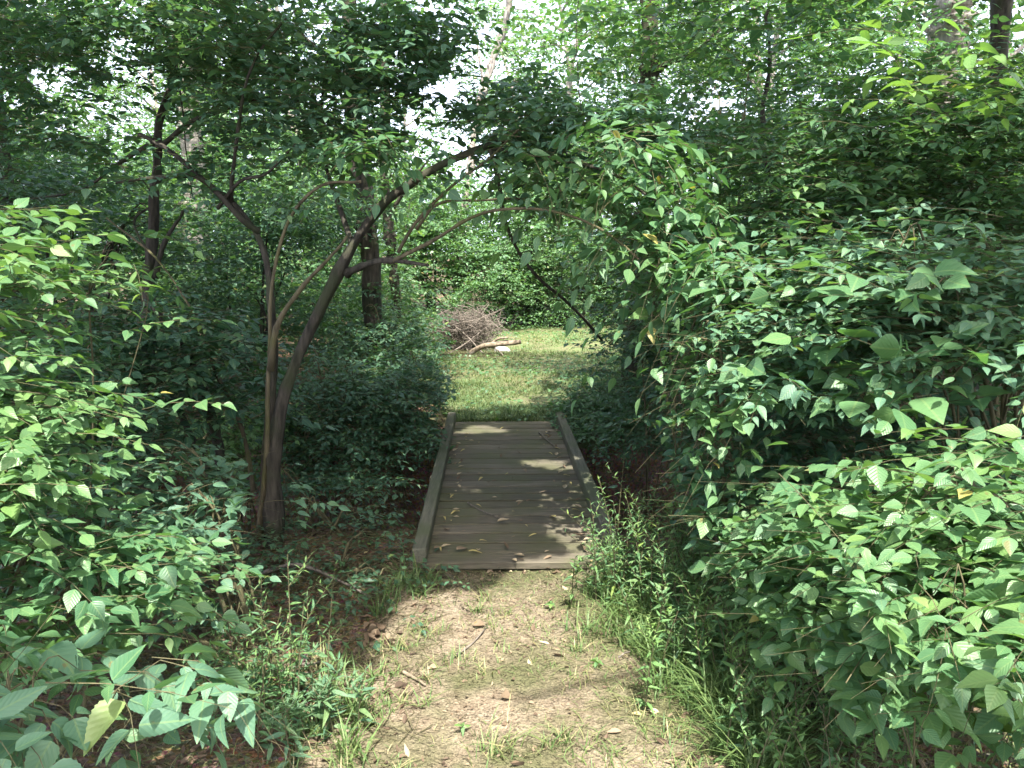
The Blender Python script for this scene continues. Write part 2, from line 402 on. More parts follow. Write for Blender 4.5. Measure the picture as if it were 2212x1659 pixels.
for a in [(90, 900, 2.0, .22), (60, 800, 2.1, .2), (130, 1000, 2.0, .2), (60, 1100, 1.9, .18), (60, 540, 2.2, .2), (150, 860, 2, .15), (250, 960, 2.1, .12), (100, 1200, 1.8, .15), (300, 640, 2.4, .1),
          (800, 310, 4.2, .16), (760, 320, 4.2, .12), (850, 320, 4.3, .1), (1340, 320, 3.9, .15), (1400, 360, 3.7, .18), (1450, 500, 3.4, .2), (1500, 590, 3.3, .2), (1400, 440, 3.5, .12),
          (1450, 900, 2.8, .1), (1420, 960, 2.8, .12), (1560, 930, 2.7, .09), (1440, 740, 3.0, .12), (510, 930, 5.5, .2), (500, 960, 5.5, .18), (400, 1520, 1.6, .1), (440, 1560, 1.6, .08), (350, 1250, 2.2, .08),
          (480, 1330, 2.6, .15), (560, 1340, 2.6, .15), (680, 1420, 2.5, .15), (1380, 1150, 3.3, .25), (1400, 1280, 3.0, .25), (330, 480, 6.5, .2), (1990, 60, 2.5, .15), (1960, 160, 2.5, .12)]: lit(a[0], a[1], a[2], a[3] * 1.35 + .05)
for _ in range(60): lit(_rg.uniform(1500, 2260), _rg.uniform(1080, 1700), _rg.uniform(1.5, 2.6), _rg.uniform(0.06, 0.24))
for _ in range(45): lit(_rg.uniform(1550, 2230), _rg.uniform(180, 800), _rg.uniform(2.6, 4.6), _rg.uniform(0.02, 0.10))
for _ in range(35): lit(_rg.uniform(0, 900), _rg.uniform(200, 700), _rg.uniform(6, 12), _rg.uniform(0.05, 0.25))
for _ in range(50): lit(_rg.uniform(900, 2200), _rg.uniform(200, 700), _rg.uniform(9, 18), _rg.uniform(0.1, 0.5))
for _ in range(110):
    LITP.append((_rg.uniform(-8, 9), _rg.uniform(3, 20), _rg.uniform(0.03, 0.10)))
LITP = np.array(LITP)
_X, _Y = np.meshgrid(np.linspace(-4, 4, 160), np.linspace(1.5, 9, 150)); _q = np.stack([_X.ravel(), _Y.ravel()], 1)
print('lit share', (((_q[:, None] - LITP[None, :, :2]) ** 2).sum(-1) < (LITP[:, 2] + .035) ** 2).any(1).reshape(_X.shape)[:, ::1].mean())
def in_light(P, grow=0.035):
    q = toq(P); q = q + 0.10 * np.stack([fbm(q[:, 0], q[:, 1], 61, ((4.0, .6), (11., .5))), fbm(q[:, 0], q[:, 1], 62, ((4.0, .6), (11., .5)))], 1); out = np.zeros(len(q), bool)
    for i in range(0, len(q), 20000):
        d = q[i:i + 20000, None] - LITP[None, :, :2]
        out[i:i + 20000] = ((d ** 2).sum(-1) < (LITP[:, 2] + grow) ** 2).any(1)
    return out
# the bridge axis
BN = (gp(928, 1235) + gp(1312, 1235)) / 2; BF = (gp(985, 922) + gp(1200, 922)) / 2
BD = unit(BF - BN); BX = np.array([BD[1], -BD[0], 0]); BW = 0.455; BLEN = float(np.linalg.norm(BF - BN))
def axis_x(y): return BN[0] + (y - BN[1]) * BD[0] / BD[1]
def keep_clear(P):
    """the walking corridor over path, bridge and clearing stays open; so do the air round the camera and chosen sunbeams onto the deck"""
    ax = axis_x(P[:, 1]); dx = P[:, 0] - ax; y = P[:, 1]; z = P[:, 2]
    half = np.interp(y, [0, 2.2, 3.9, 7.4, 8.5, 11, 15.5, 16.5], [0.72, 0.64, 0.50, 0.37, 0.60, 1.2, 2.5, 0.0])
    top = np.interp(y, [0, 3, 4, 8, 16], [1.9, 1.9, 1.72, 1.75, 2.4])
    c = (np.abs(dx) < half) & (z < top) & (y < 16.4)
    c |= (np.linalg.norm(P - CAM, axis=1) < 1.15)
    # what would hang between the camera and the clearing
    px, py, zc = proj(P)
    qq = toq(P)
    for a_ in ((1045, 938, .15), (1015, 942, .10), (1175, 1012, .14), (1215, 1020, .10), (1150, 1246, .12), (1240, 1240, .10)):  # holes cut through the foliage so sun spots land on the deck
        qp = toq(gp(a_[0], a_[1]))[0]; ddx = (qq[:, 0] - qp[0]) / 1.25; ddy = qq[:, 1] - qp[1]
        c |= (ddx ** 2 + ddy ** 2 < (a_[2] * (1 + .25 * np.sin(3 * np.arctan2(ddy, ddx) + a_[0]))) ** 2) & (z > .25)
    rag = 28 * np.sin(P[:, 2] * 11 + P[:, 1] * 2.3) + 18 * np.sin(P[:, 2] * 31 + P[:, 0] * 17)
    c |= (px > 965 + rag) & (px < 1200 + rag) & (py > 500 + rag) & (py < 1240) & (y < 13)
    c |= (px > 615) & (px < 1000) & (py > 1140) & (zc < 4.6) & (zc > 0)
    c |= (((px - 1800) / 120) ** 2 + ((py - 960) / 42) ** 2 < 1) & (zc < 3.7) & (np.abs(np.sin(P[:, 0] * 91.7 + P[:, 1] * 57.3)) > .22)
    c |= (((px - 1380) / 60) ** 2 + ((py - 1000) / 90) ** 2 < 1) & (zc > 3.2) & (zc < 5)
    c |= (px > 530) & (px < 640) & (py > 800) & (py < 1230) & (zc < 4.1)
    c |= (px > 660) & (py > 1290) & (px < 1250) & (zc < 4) & (zc > 0)
    return ~c
GAPS = [(235, 110, 60, 50), (120, 170, 60, 40), (250, 250, 110, 70), (330, 330, 90, 70), (100, 370, 90, 50), (960, 200, 55, 40), (920, 260, 50, 35), (1090, 90, 60, 80), (960, 330, 70, 50), (1010, 150, 40, 60),
        (690, 60, 30, 40), (1240, 90, 40, 40), (1690, 140, 70, 45), (1290, 170, 60, 60), (1580, 90, 40, 40), (290, 180, 70, 40)]
def sky_gap(P, rng, strength=0.85):
    px, py, zc = proj(P); k = np.ones(len(P), bool)
    for cx, cy_, rx, ry in GAPS:
        d = ((px - cx) / rx) ** 2 + ((py - cy_) / ry) ** 2
        k &= ~((d < 1) & (rng.random(len(P)) < strength))
    return k

# ------------------------------------------------------------------ foliage: sprays of leaves on drooping twigs
def sprays(ml, mt, rng, pos, dirh, slen, npairs, leaf, wr=0.55, droop=0.22, rise=0.2, lod='mid', twig_r=0.002, flt=None, ang=55, tilt=0.35, curl=0.18, hue=(0, 1), sides=3, clear=True):
    Mn = len(pos)
    if Mn == 0: return 0
    slen = slen * rng.uniform(0.6, 1.3, Mn)
    d = unit(dirh * np.array([1, 1, 0.0]) + rng.normal(0, 0.05, (Mn, 3)) * np.array([1, 1, 0]))
    rs = rise * rng.normal(1, 0.7, Mn); dr = droop * rng.uniform(0.5, 1.5, Mn)
    side = np.cross(d, [0, 0, 1.0]); bend = rng.normal(0, 0.15, Mn)
    def cv(t):
        t = np.asarray(t)
        return pos[:, None] + d[:, None] * (slen[:, None] * t)[..., None] + side[:, None] * (bend[:, None] * slen[:, None] * t ** 2)[..., None] + np.array([0, 0, 1.0]) * ((rs[:, None] * t - dr[:, None] * t ** 2) * slen[:, None])[..., None]
    if mt is not None:
        ok = np.ones(Mn, bool)
        if clear: ok &= keep_clear(cv(np.array([[0.6]]))[:, 0])
        if flt is not None: ok &= flt(cv(np.array([[0.5]]))[:, 0])
        tt = np.linspace(0, 1, 4)[None]
        P = cv(tt)[ok]
        if len(P): tubes(mt, P, np.linspace(1, 0.4, 4)[None] * twig_r * np.ones((len(P), 1)), sides, cap=False)
    tj = ((np.arange(npairs) + 0.8) / (npairs + 0.3))[None] * np.ones((Mn, 1)) + rng.normal(0, 0.02, (Mn, npairs))
    p0 = cv(tj); p1 = cv(tj + 0.02); T = unit(p1 - p0)
    Pl, Dl, Nl, Sl = [], [], [], []
    hue_s = rng.random(Mn)
    for sd in (-1, 1):
        a = np.radians(rng.normal(ang, 12, (Mn, npairs)))
        Bv = unit(np.cross(T, [0, 0, 1.0])) * sd
        D = T * np.cos(a)[..., None] + Bv * np.sin(a)[..., None]
        D[..., 2] += rng.normal(-0.06, 0.30, D.shape[:2])
        Nn = np.array([0, 0, 1.0]) + rng.normal(0, tilt, D.shape)
        Pl.append((p0 + unit(D) * leaf * 0.12).reshape(-1, 3)); Dl.append(D.reshape(-1, 3)); Nl.append(Nn.reshape(-1, 3))
        Sl.append((rng.uniform(0.55, 1.2, (Mn, npairs)) * (1.08 - 0.35 * tj ** 3) * rng.uniform(.8, 1.15, (Mn, 1))).ravel())
    pe = cv(np.full((Mn, 1), 1.0)); pe2 = cv(np.full((Mn, 1), 1.03))
    Pl.append(pe[:, 0]); Dl.append(unit(pe2 - pe)[:, 0]); Nl.append(np.array([0, 0, 1.0]) + rng.normal(0, tilt, (Mn, 3))); Sl.append(rng.uniform(0.7, 1.0, Mn))
    idx = np.concatenate([np.repeat(np.arange(Mn), npairs)] * 2 + [np.arange(Mn)])
    P = np.concatenate(Pl); D = np.concatenate(Dl); Nn = np.concatenate(Nl); Z = np.concatenate(Sl)
    ctr = P + unit(D) * leaf * 0.5
    k = rng.random(len(P)) > 0.06
    if clear: k &= keep_clear(ctr)
    if flt is not None: k &= flt(ctr)
    P, D, Nn, Z, idx = P[k], D[k], Nn[k], Z[k], idx[k]
    h = np.clip(0.35 * hue_s[idx] + 0.65 * rng.random(len(P)), 0, 1) * (hue[1] - hue[0]) + hue[0]
    h = np.where(rng.random(len(P)) < 0.003, 1.0, np.minimum(h, 0.955))
    leaves(ml, P, D, Nn, leaf * Z, leaf * wr * Z * rng.uniform(0.72, 1.22, len(P)), h, lod, curl=curl, rng=rng)
    return len(P)

def in_blobs(rng, blobs, n, shell=0.55):
    """points in ellipsoids, biased to the outside; returns points and outward directions"""
    vol = np.array([b[3] * b[4] * b[5] for b in blobs]) ** 0.75; vol /= vol.sum()
    k = rng.choice(len(blobs), n, p=vol); b = np.array(blobs, float)[k]
    u = unit(rng.normal(0, 1, (n, 3))); r = shell + (1 - shell) * rng.random(n); r = np.where(rng.random(n) < 0.25, rng.random(n) ** 0.5, r)
    P = b[:, :3] + u * r[:, None] * b[:, 3:6]
    d = u * b[:, 3:6]; d = unit(d * np.array([1, 1, 0.2]) + rng.normal(0, 0.35 * b[:, 3:4], (n, 3)))
    return P, d
def clumpy(rng, P, d, n_clump, spread):
    c = rng.choice(len(P), n_clump, replace=False); k = rng.integers(0, n_clump, len(P))
    f = rng.random(len(P)) < 0.72
    tl = rng.normal(0, 0.25, (n_clump, 2)); of = rng.normal(0, spread, (f.sum(), 3)) * np.array([1.25, 1.25, 0.22]); of[:, 2] += (of[:, :2] * tl[k[f]]).sum(1)
    Q = P.copy(); Q[f] = P[c][k[f]] + of
    return Q, d

def shrub(name, label, cat, base, blobs, n, slen=0.35, npairs=5, leaf=0.06, lod='mid', mat='leaf', stems=6, stem_r=0.012, stem_mat='twig', seed=0, droop=0.22, group=None, wr=0.55, flt=None,
          clump=0.12, shell=0.55, tilt=0.35, hue=(0, 1), curl=0.18, ang=55, rise=0.2, twig=True, clear=True, aim=None):
    rng = np.random.default_rng(seed)
    root = empty(name, base, label, cat, group)
    base = np.array(base, float)
    P, d = in_blobs(rng, blobs, n, shell)
    if aim is not None: d = unit(d * 0.6 + np.array(aim, float))
    if clump: P, d = clumpy(rng, P, d, max(3, n // 14), clump)
    if not clear or True:
        P[:, 2] = np.maximum(P[:, 2], 0.04)
    ml, mt, ms = MB(), MB(), MB()
    cnt = sprays(ml, mt if twig else None, rng, P, d, slen, npairs, leaf, wr, droop, rise, lod, 0.0010 + stem_r * 0.04, flt, ang, tilt, curl, hue, clear=clear)
    # stems rise from the base into the foliage
    kk = rng.choice(len(P), min(stems, len(P)), replace=False)
    for j, i in enumerate(kk):
        e = P[i]; b = base + np.array([*rng.normal(0, 0.06, 2), -0.05])
        m1 = b * 0.6 + e * 0.4; m1[2] = b[2] + (e[2] - b[2]) * 0.6
        m2 = b * 0.25 + e * 0.75; m2[2] = b[2] + (e[2] - b[2]) * 0.95 + 0.05
        pth = smooth_path([b, m1 + rng.normal(0, 0.04, 3), m2 + rng.normal(0, 0.04, 3), e], 12)
        if clear and not keep_clear(pth[3:]).all(): continue
        r0 = stem_r * rng.uniform(0.5, 1.1); ms = MB()
        tubes(ms, pth, np.linspace(r0, r0 * 0.25, 12), 5, 0.1, rng)
        # side branches to nearby sprays
        near = np.argsort(((P - e) ** 2).sum(1))[1:5]
        for q in near:
            s = pth[rng.integers(5, 11)]; mm = (s + P[q]) / 2 + np.array([0, 0, 0.05])
            pp = smooth_path([s, mm, P[q]], 6)
            if clear and not keep_clear(pp).all(): continue
            tubes(ms, pp, np.linspace(r0 * 0.4, r0 * 0.15, 6), 4)
        part(ms, 'stem', M[stem_mat], root, True)
    part(ml, 'foliage', M[mat], root, lod != 'mid')
    if mt.n: part(mt, 'sprays', M[stem_mat], root)
    return root
STAT = {}

# ------------------------------------------------------------------ ground
def hills(x, y):
    h = 0.012 * np.sin(x * 3.1 + 1) * np.sin(y * 2.7) + 0.02 * np.sin(x * 1.1 + y * 0.7) * np.clip(np.abs(x) - 0.4, 0, 2)
    ax = axis_x(y)
    cy_ = 5.75 + 0.25 * np.sin(x * 0.9) - 0.06 * x
    hw = 1.45 + 0.1 * np.sin(x * 1.7)
    g = np.clip(1 - np.abs(y - cy_) / hw, 0, 1); g = g * g * (3 - 2 * g)
    depth = 0.95 + 0.1 * np.sin(x * 1.3)
    h = h * (1 - g) - depth * np.minimum(g * 1.5, 1.0)
    # banks rise a little away from the track
    h = h + 0.10 * np.clip((np.abs(x - ax) - 1.2) / 2.0, 0, 1) * (1 - g)
    return h
rngG = np.random.default_rng(11)
def grid_axis(parts):
    out = [parts[0][0]]
    for a, b, st in parts:
        n = max(1, int(round((b - a) / st))); out += list(np.linspace(a, b, n + 1)[1:])
    return np.array(out)
gx = grid_axis([(-400, -60, 40), (-60, -12, 4), (-12, -3, 0.5), (-3, -1.6, 0.05), (-1.6, 1.6, 0.02), (1.6, 3, 0.06), (3, 12, 0.5), (12, 60, 4), (60, 400, 40)])
gy = grid_axis([(-400, -20, 40), (-20, -1, 1), (-1, 1.8, 0.2), (1.8, 4.6, 0.02), (4.6, 9, 0.06), (9, 20, 0.25), (20, 60, 4), (60, 800, 60)])
def gheight(x, y):
    x = np.asarray(x, float); y = np.asarray(y, float)
    near = np.clip((25 - np.hypot(x, y)) / 10, 0, 1)
    return hills(x, y) * near + 0.022 * fbm(x, y, 3) * near
def sheet(xs, ys, hf, mask=None):
    X, Y = np.meshgrid(xs, ys, indexing='xy'); Z = hf(X, Y)
    nx, ny = len(xs), len(ys)
    V = np.stack([X, Y, Z], -1).reshape(-1, 3)
    i = (np.arange(ny - 1)[:, None] * nx + np.arange(nx - 1)[None]).ravel()
    q = np.stack([i, i + 1, i + nx + 1, i + nx], 1)
    if mask is not None: q = q[mask(V[q].mean(1))]
    used = np.unique(q); mp = -np.ones(len(V), int); mp[used] = np.arange(len(used))
    return V[used], mp[q]
mb = MB(); v, q = sheet(gx, gy, gheight); mb.add(v, q=q)
tag(mb.build('ground', M['soil'], smooth=True), kind='structure')
# the track: a sheet a few millimetres above the soil with a ragged edge
def path_mask(c):
    dx = np.abs(c[:, 0] - axis_x(c[:, 1]) - np.interp(c[:, 1], [0, 2.2, 4], [0.1, 0.12, 0.0])); e = np.interp(c[:, 1], [-3, 1.8, 2.6, 3.9], [1.3, 0.98, 0.8, 0.56])
    return (dx < e + 0.10 * fbm(c[:, 0], c[:, 1], 8)) & (c[:, 1] < BN[1] + 0.05)
mb = MB(); xs = np.arange(-2.2, 2.4, 0.02); ys = np.arange(-3, BN[1] + 0.06, 0.02)
v, q = sheet(xs, ys, lambda x, y: gheight(x, y) * 1.0 + 0.006 + 0.006 * fbm(x, y, 21, ((30, .6), (70, .4))), path_mask); mb.add(v, q=q)
tag(mb.build('path', M['path'], smooth=True), kind='structure')
def lawn_w(y): return np.interp(y, [7.2, 8.5, 10.5, 13, 15.5, 17.5], [0.62, 0.95, 1.7, 3.0, 3.6, 0.4])
def lawn_mask(c):
    return (np.abs(c[:, 0] - axis_x(c[:, 1]) - 0.25) < lawn_w(c[:, 1]) + 0.2 * fbm(c[:, 0], c[:, 1], 9)) & (c[:, 1] > BF[1] - 0.12) & (c[:, 1] < 17.5)
mb = MB(); xs = np.arange(-4.5, 5, 0.06); ys = np.arange(BF[1] - 0.15, 18, 0.06)
v, q = sheet(xs, ys, lambda x, y: gheight(x, y) + 0.008, lawn_mask); mb.add(v, q=q)
LAWNSOIL = wood_mat('lawn_soil', (0.08, 0.085, 0.04), (0.17, 0.16, 0.09), (0.10, 0.14, 0.05), 2, 0.4)
tag(mb.build('lawn', LAWNSOIL, smooth=True), kind='structure')

# ------------------------------------------------------------------ footbridge
def box(mb, c, ax, ay, az, hx, hy, hz, rn=0.0, bev=0.004):
    c = np.array(c, float); vs = []
    for sz in (-1, 1):
        zz = sz * hz; b = bev
        for (x, y) in ((-hx + b, -hy), (hx - b, -hy), (hx, -hy + b), (hx, hy - b), (hx - b, hy), (-hx + b, hy), (-hx, hy - b), (-hx, -hy + b)):
            vs.append((x, y, zz - sz * b))
        for (x, y) in ((-hx + b, -hy + b), (hx - b, -hy + b), (hx - b, hy - b), (-hx + b, hy - b)):
            vs.append((x, y, zz))
    vs = np.array(vs); V = c + vs[:, :1] * ax + vs[:, 1:2] * ay + vs[:, 2:] * az
    Q = []; T = []
    for k in range(8): Q.append((k, (k + 1) % 8, 12 + (k + 1) % 8, 12 + k))
    for o, fl in ((0, True), (12, False)):
        f = [(8, 9, 10, 11), (0, 1, 9, 8), (2, 3, 10, 9), (4, 5, 11, 10), (6, 7, 8, 11)]
        t = [(1, 2, 9), (3, 4, 10), (5, 6, 11), (7, 0, 8)]
        for x in f: x = [i + o for i in x]; Q.append(x[::-1] if fl else x)
        for x in t: x = [i + o for i in x]; T.append(x[::-1] if fl else x)
    mb.add(V, t=T, q=Q, a=np.tile([0, 0, rn], (len(V), 1)))
rb = np.random.default_rng(3)
DZ = 0.045
bridge = empty('footbridge', (BN[0], BN[1], 0), 'low wooden footbridge of grey weathered planks crossing the gully', 'footbridge')
Zv = np.array([0, 0, 1.0])
deck = MB(); pitch = 0.148; npl = int(BLEN / pitch)
for k in range(npl + 1):
    c = BN + BD * (k * pitch + 0.07) + Zv * (DZ - 0.019 + rb.normal(0, 0.0015))
    a = rb.normal(0, 0.004); ax = unit(BX + BD * a); ay = unit(BD - BX * a); az = unit(Zv + ax * rb.normal(0, 0.003) + ay * rb.normal(0, 0.006))
    box(deck, c + BX * rb.normal(0, 0.006), ax, ay, az, BW + 0.10, pitch / 2 - 0.0085, 0.019, rb.random())
part(deck, 'deck', M['plank'], bridge)
KB = {}
for sd in (-1, 1):
    m_ = MB(); L_ = BLEN * 1.0
    box(m_, BN + BD * (L_ / 2 + 0.02) + BX * sd * (BW + 0.045) + Zv * (DZ + 0.044), unit(BD + BX * 0.0), -BX, Zv, L_ / 2 + 0.03, 0.036, 0.042, 0.2, 0.006)
    for k in range(4):
        pass
    tag(part(m_, 'kerb_rail', M['kerb'], bridge), 'long grey kerb timber on the %s edge of the bridge' % ('creek-tree' if sd < 0 else 'right-hand bush'))
for sd in (-0.36, 0.36):
    m_ = MB(); box(m_, BN + BD * BLEN / 2 + BX * sd + Zv * (DZ - 0.04 - 0.09), BD, -BX, Zv, BLEN / 2 + 0.1, 0.04, 0.088, 0.5); part(m_, 'stringer', M['plank'], bridge)

# ------------------------------------------------------------------ trees with limbs traced at their distance
def pathpx(pts):   # (px, py, Y)
    return [at(*p) for p in pts]
def tree_limbs(root, limbs, rng, mat='bark'):
    for name, pts, r0, r1, mm in limbs:
        m_ = MB(); p = pathpx(pts) if len(pts[0]) == 3 and pts[0][0] > 30 else pts
        L_ = sum(np.linalg.norm(np.array(p[i + 1]) - np.array(p[i])) for i in range(len(p) - 1))
        limb(m_, p, r0, r1, n=max(14, int(L_ / 0.07)), sides=12 if r0 > 0.03 else 7, bark=0.2, rng=rng, wob=0.004 + r0 * 0.06)
        part(m_, name, M[mm or mat], root, True)

rt = np.random.default_rng(42)
g0 = gp(580, 1215)
arch = empty('arching_tree', (g0[0], g0[1], 0), 'many-stemmed arching tree leaning over the bridge from the left bank', 'tree')
tree_limbs(arch, [
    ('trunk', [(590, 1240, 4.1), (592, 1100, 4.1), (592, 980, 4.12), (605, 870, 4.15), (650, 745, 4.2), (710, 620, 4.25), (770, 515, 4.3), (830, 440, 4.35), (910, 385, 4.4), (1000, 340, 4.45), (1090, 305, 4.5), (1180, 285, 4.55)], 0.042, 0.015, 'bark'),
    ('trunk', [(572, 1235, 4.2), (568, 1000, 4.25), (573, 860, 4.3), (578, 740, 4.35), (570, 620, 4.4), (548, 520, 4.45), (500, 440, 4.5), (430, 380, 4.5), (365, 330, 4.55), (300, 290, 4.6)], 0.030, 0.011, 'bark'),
    ('branch', [(748, 590, 4.28), (790, 572, 4.2), (850, 563, 4.1), (925, 573, 4.0)], 0.022, 0.008, 'bark'),
    ('branch', [(560, 500, 4.45), (520, 470, 4.4), (440, 390, 4.35), (380, 382, 4.3), (250, 395, 4.3)], 0.022, 0.006, 'bark'),
    ('branch', [(560, 1180, 4.15), (580, 900, 4.1), (588, 740, 4.08), (592, 600, 4.05), (620, 480, 4.0), (700, 400, 3.95), (780, 392, 3.9)], 0.016, 0.006, 'bark_pale'),
    ('branch', [(585, 800, 4.05), (600, 700, 4.0), (650, 620, 3.95), (700, 570, 3.9), (750, 510, 3.85)], 0.02, 0.006, 'bark_pale'),
    ('branch', [(860, 545, 4.3), (900, 480, 4.25), (980, 400, 4.2), (1065, 335, 4.15), (1120, 280, 4.1)], 0.011, 0.006, 'bark_pale'),
    ('branch', [(850, 563, 4.1), (930, 525, 4.0), (1000, 480, 3.9), (1080, 455, 3.8), (1180, 455, 3.7), (1290, 490, 3.6), (1380, 560, 3.5)], 0.012, 0.005, 'bark_pale'),
    ('branch', [(900, 495, 4.2), (950, 440, 4.2), (1040, 435, 4.1), (1130, 430, 4.0)], 0.010, 0.005, 'bark_pale'),
    ('branch', [(1060, 320, 4.5), (1140, 330, 4.3), (1250, 350, 4.0), (1340, 380, 3.8), (1430, 440, 3.6)], 0.014, 0.005, 'bark'),
    ('branch', [(470, 450, 4.5), (520, 390, 4.4), (580, 370, 4.3), (640, 310, 4.2)], 0.012, 0.005, 'bark'),
    ('branch', [(760, 530, 4.3), (700, 350, 4.6), (690, 200, 4.9), (720, 60, 5.1)], 0.014, 0.006, 'bark'),
    ('branch', [(500, 440, 4.5), (520, 250, 4.3), (560, 120, 4.2), (640, 20, 4.1)], 0.013, 0.005, 'bark'),
], rt)
def pblob(px, py, Y, rx, ry, rz): p = at(px, py, Y); return (p[0], p[1], p[2], rx, ry, rz)
def crown(root, blobs, n, seed, name='crown', mat='leaf', **kw):
    rng = np.random.default_rng(seed)
    shell = kw.pop('shell', 0.3); cl = kw.pop('clump', 0.12); twm = kw.pop('twig_mat', 'twig'); aim = kw.pop('aim', None)
    P, d = in_blobs(rng, blobs, n, shell)
    if aim is not None: d = unit(d * 0.6 + np.array(aim, float))
    if cl: P, d = clumpy(rng, P, d, max(3, n // 12), cl)
    ml, mt = MB(), MB()
    c = sprays(ml, mt, rng, P, d, kw.pop('slen', 0.35), kw.pop('npairs', 5), kw.pop('leaf', 0.06), **kw)
    if ml.n: part(ml, name, M[mat], root, True)
    if mt.n: part(mt, 'sprays', M[twm], root)
    return c
# the arching tree's leaves: dark teal roof, and sunlit sprays hanging over the right end
def g_arch(P):
    return sky_gap(P, np.random.default_rng(1), 0.9)
crown(arch, [pblob(620, 110, 4.6, 0.55, 0.7, 0.30), pblob(830, 110, 4.8, 0.45, 0.6, 0.3), pblob(560, 260, 4.7, 0.5, 0.6, 0.16), pblob(480, 60, 4.5, 0.5, 0.6, 0.25),
             pblob(820, 250, 4.6, 0.4, 0.5, 0.2), pblob(1130, 330, 4.5, 0.45, 0.5, 0.18), pblob(1300, 280, 4.4, 0.5, 0.4, 0.2), pblob(700, 330, 4.5, 0.4, 0.4, 0.14), pblob(1180, 230, 4.7, 0.4, 0.5, 0.18),
             pblob(1100, 280, 4.4, 0.3, 0.3, 0.12)], 1050, 7, mat='blue', leaf=0.068, lod='hi', flt=g_arch, hue=(0, 0.9), slen=0.32, npairs=5)
crown(arch, [pblob(800, 310, 4.1, 0.16, 0.15, 0.07), pblob(1350, 330, 3.8, 0.14, 0.15, 0.1), pblob(1440, 420, 3.6, 0.16, 0.2, 0.2), pblob(1470, 560, 3.45, 0.2, 0.22, 0.16), pblob(1400, 500, 3.5, 0.14, 0.2, 0.12), pblob(1500, 620, 3.4, 0.12, 0.1, 0.1),
             pblob(1220, 400, 4.0, 0.25, 0.2, 0.12)],
      260, 8, name='hanging_sprays', mat='leaf', leaf=0.085, lod='hi', slen=0.3, droop=0.9, npairs=4, shell=0.1, hue=(0.25, .8), wr=.5)
def limb_leaves(root, lines, seed, mat='blue', leaf=0.065, per_m=9, slen=.26, name='leaves', **kw):
    rng = np.random.default_rng(seed); Ps, ds = [], []
    for pts in lines:
        p = smooth_path(pathpx(pts), 60); L_ = np.linalg.norm(np.diff(p, axis=0), axis=1).sum(); n = int(per_m * L_)
        i = rng.integers(6, 59, n); Ps.append(p[i]); t = p[np.minimum(i + 1, 59)] - p[i - 1]; d = unit(t) * .5 + unit(rng.normal(0, 1, (n, 3)) * [1, 1, .2]); ds.append(d)
    ml, mt = MB(), MB(); sprays(ml, mt, rng, np.concatenate(Ps), unit(np.concatenate(ds)), slen, 4, leaf, .6, .45, .15, 'hi', **kw)
    part(ml, name, M[mat], root, True)
    if mt.n: part(mt, 'sprays', M['twig'], root)
limb_leaves(arch, [[(830, 440, 4.35), (910, 385, 4.4), (1000, 340, 4.45), (1090, 305, 4.5), (1180, 285, 4.55)], [(500, 440, 4.5), (430, 380, 4.5), (365, 330, 4.55), (300, 290, 4.6)],
                   [(1080, 455, 3.8), (1180, 455, 3.7), (1290, 490, 3.6), (1380, 560, 3.5)], [(1040, 435, 4.1), (1130, 430, 4.0)], [(1060, 320, 4.5), (1140, 330, 4.3), (1250, 350, 4.0), (1340, 380, 3.8), (1430, 440, 3.6)],
                   [(620, 480, 4.0), (700, 400, 3.95), (780, 392, 3.9)], [(700, 350, 4.6), (690, 200, 4.9), (720, 60, 5.1)], [(980, 400, 4.2), (1065, 335, 4.15), (1120, 280, 4.1)], [(440, 390, 4.35), (380, 382, 4.3), (250, 395, 4.3)], [(520, 390, 4.4), (580, 370, 4.3), (640, 310, 4.2)]], 17, per_m=13)
crown(arch, [pblob(900, 120, 5.0, 0.35, 0.5, 0.3), pblob(980, 210, 4.9, 0.3, 0.4, 0.12), pblob(1050, 240, 4.8, 0.3, 0.4, 0.12), pblob(960, 290, 4.5, .3, .3, .08), pblob(300, 80, 4.8, .6, .6, .35), pblob(120, 120, 4.8, .6, .6, .4)], 430, 27, name='upper_leaves', mat='deep', leaf=0.068, lod='hi', flt=lambda P: sky_gap(P, np.random.default_rng(1), 0.6), hue=(0, .9))
crown(arch, [pblob(330, 330, 4.7, 0.5, 0.5, 0.25), pblob(180, 300, 4.9, 0.5, 0.6, 0.3), pblob(60, 250, 5.0, 0.5, 0.6, 0.4)], 220, 9, mat='deep', name='leafy_limb', leaf=0.07, lod='hi', flt=g_arch)

# hanging dark dead branch
hb = at(1060, 325, 4.2)
vine = empty('hanging_branch', hb, 'thin dark bare branch hanging down from the leafy arch toward the clearing', 'branch')
tree_limbs(vine, [('stem', [(1058, 322, 4.2), (1078, 400, 4.25), (1085, 470, 4.3), (1118, 550, 4.4), (1165, 606, 4.5), (1212, 645, 4.7), (1262, 692, 5.0), (1300, 735, 5.3)], 0.012, 0.009, 'bark'),
                  ('side_twig', [(1118, 550, 4.4), (1140, 540, 4.4), (1170, 560, 4.35)], 0.004, 0.002, 'bark')], rt)

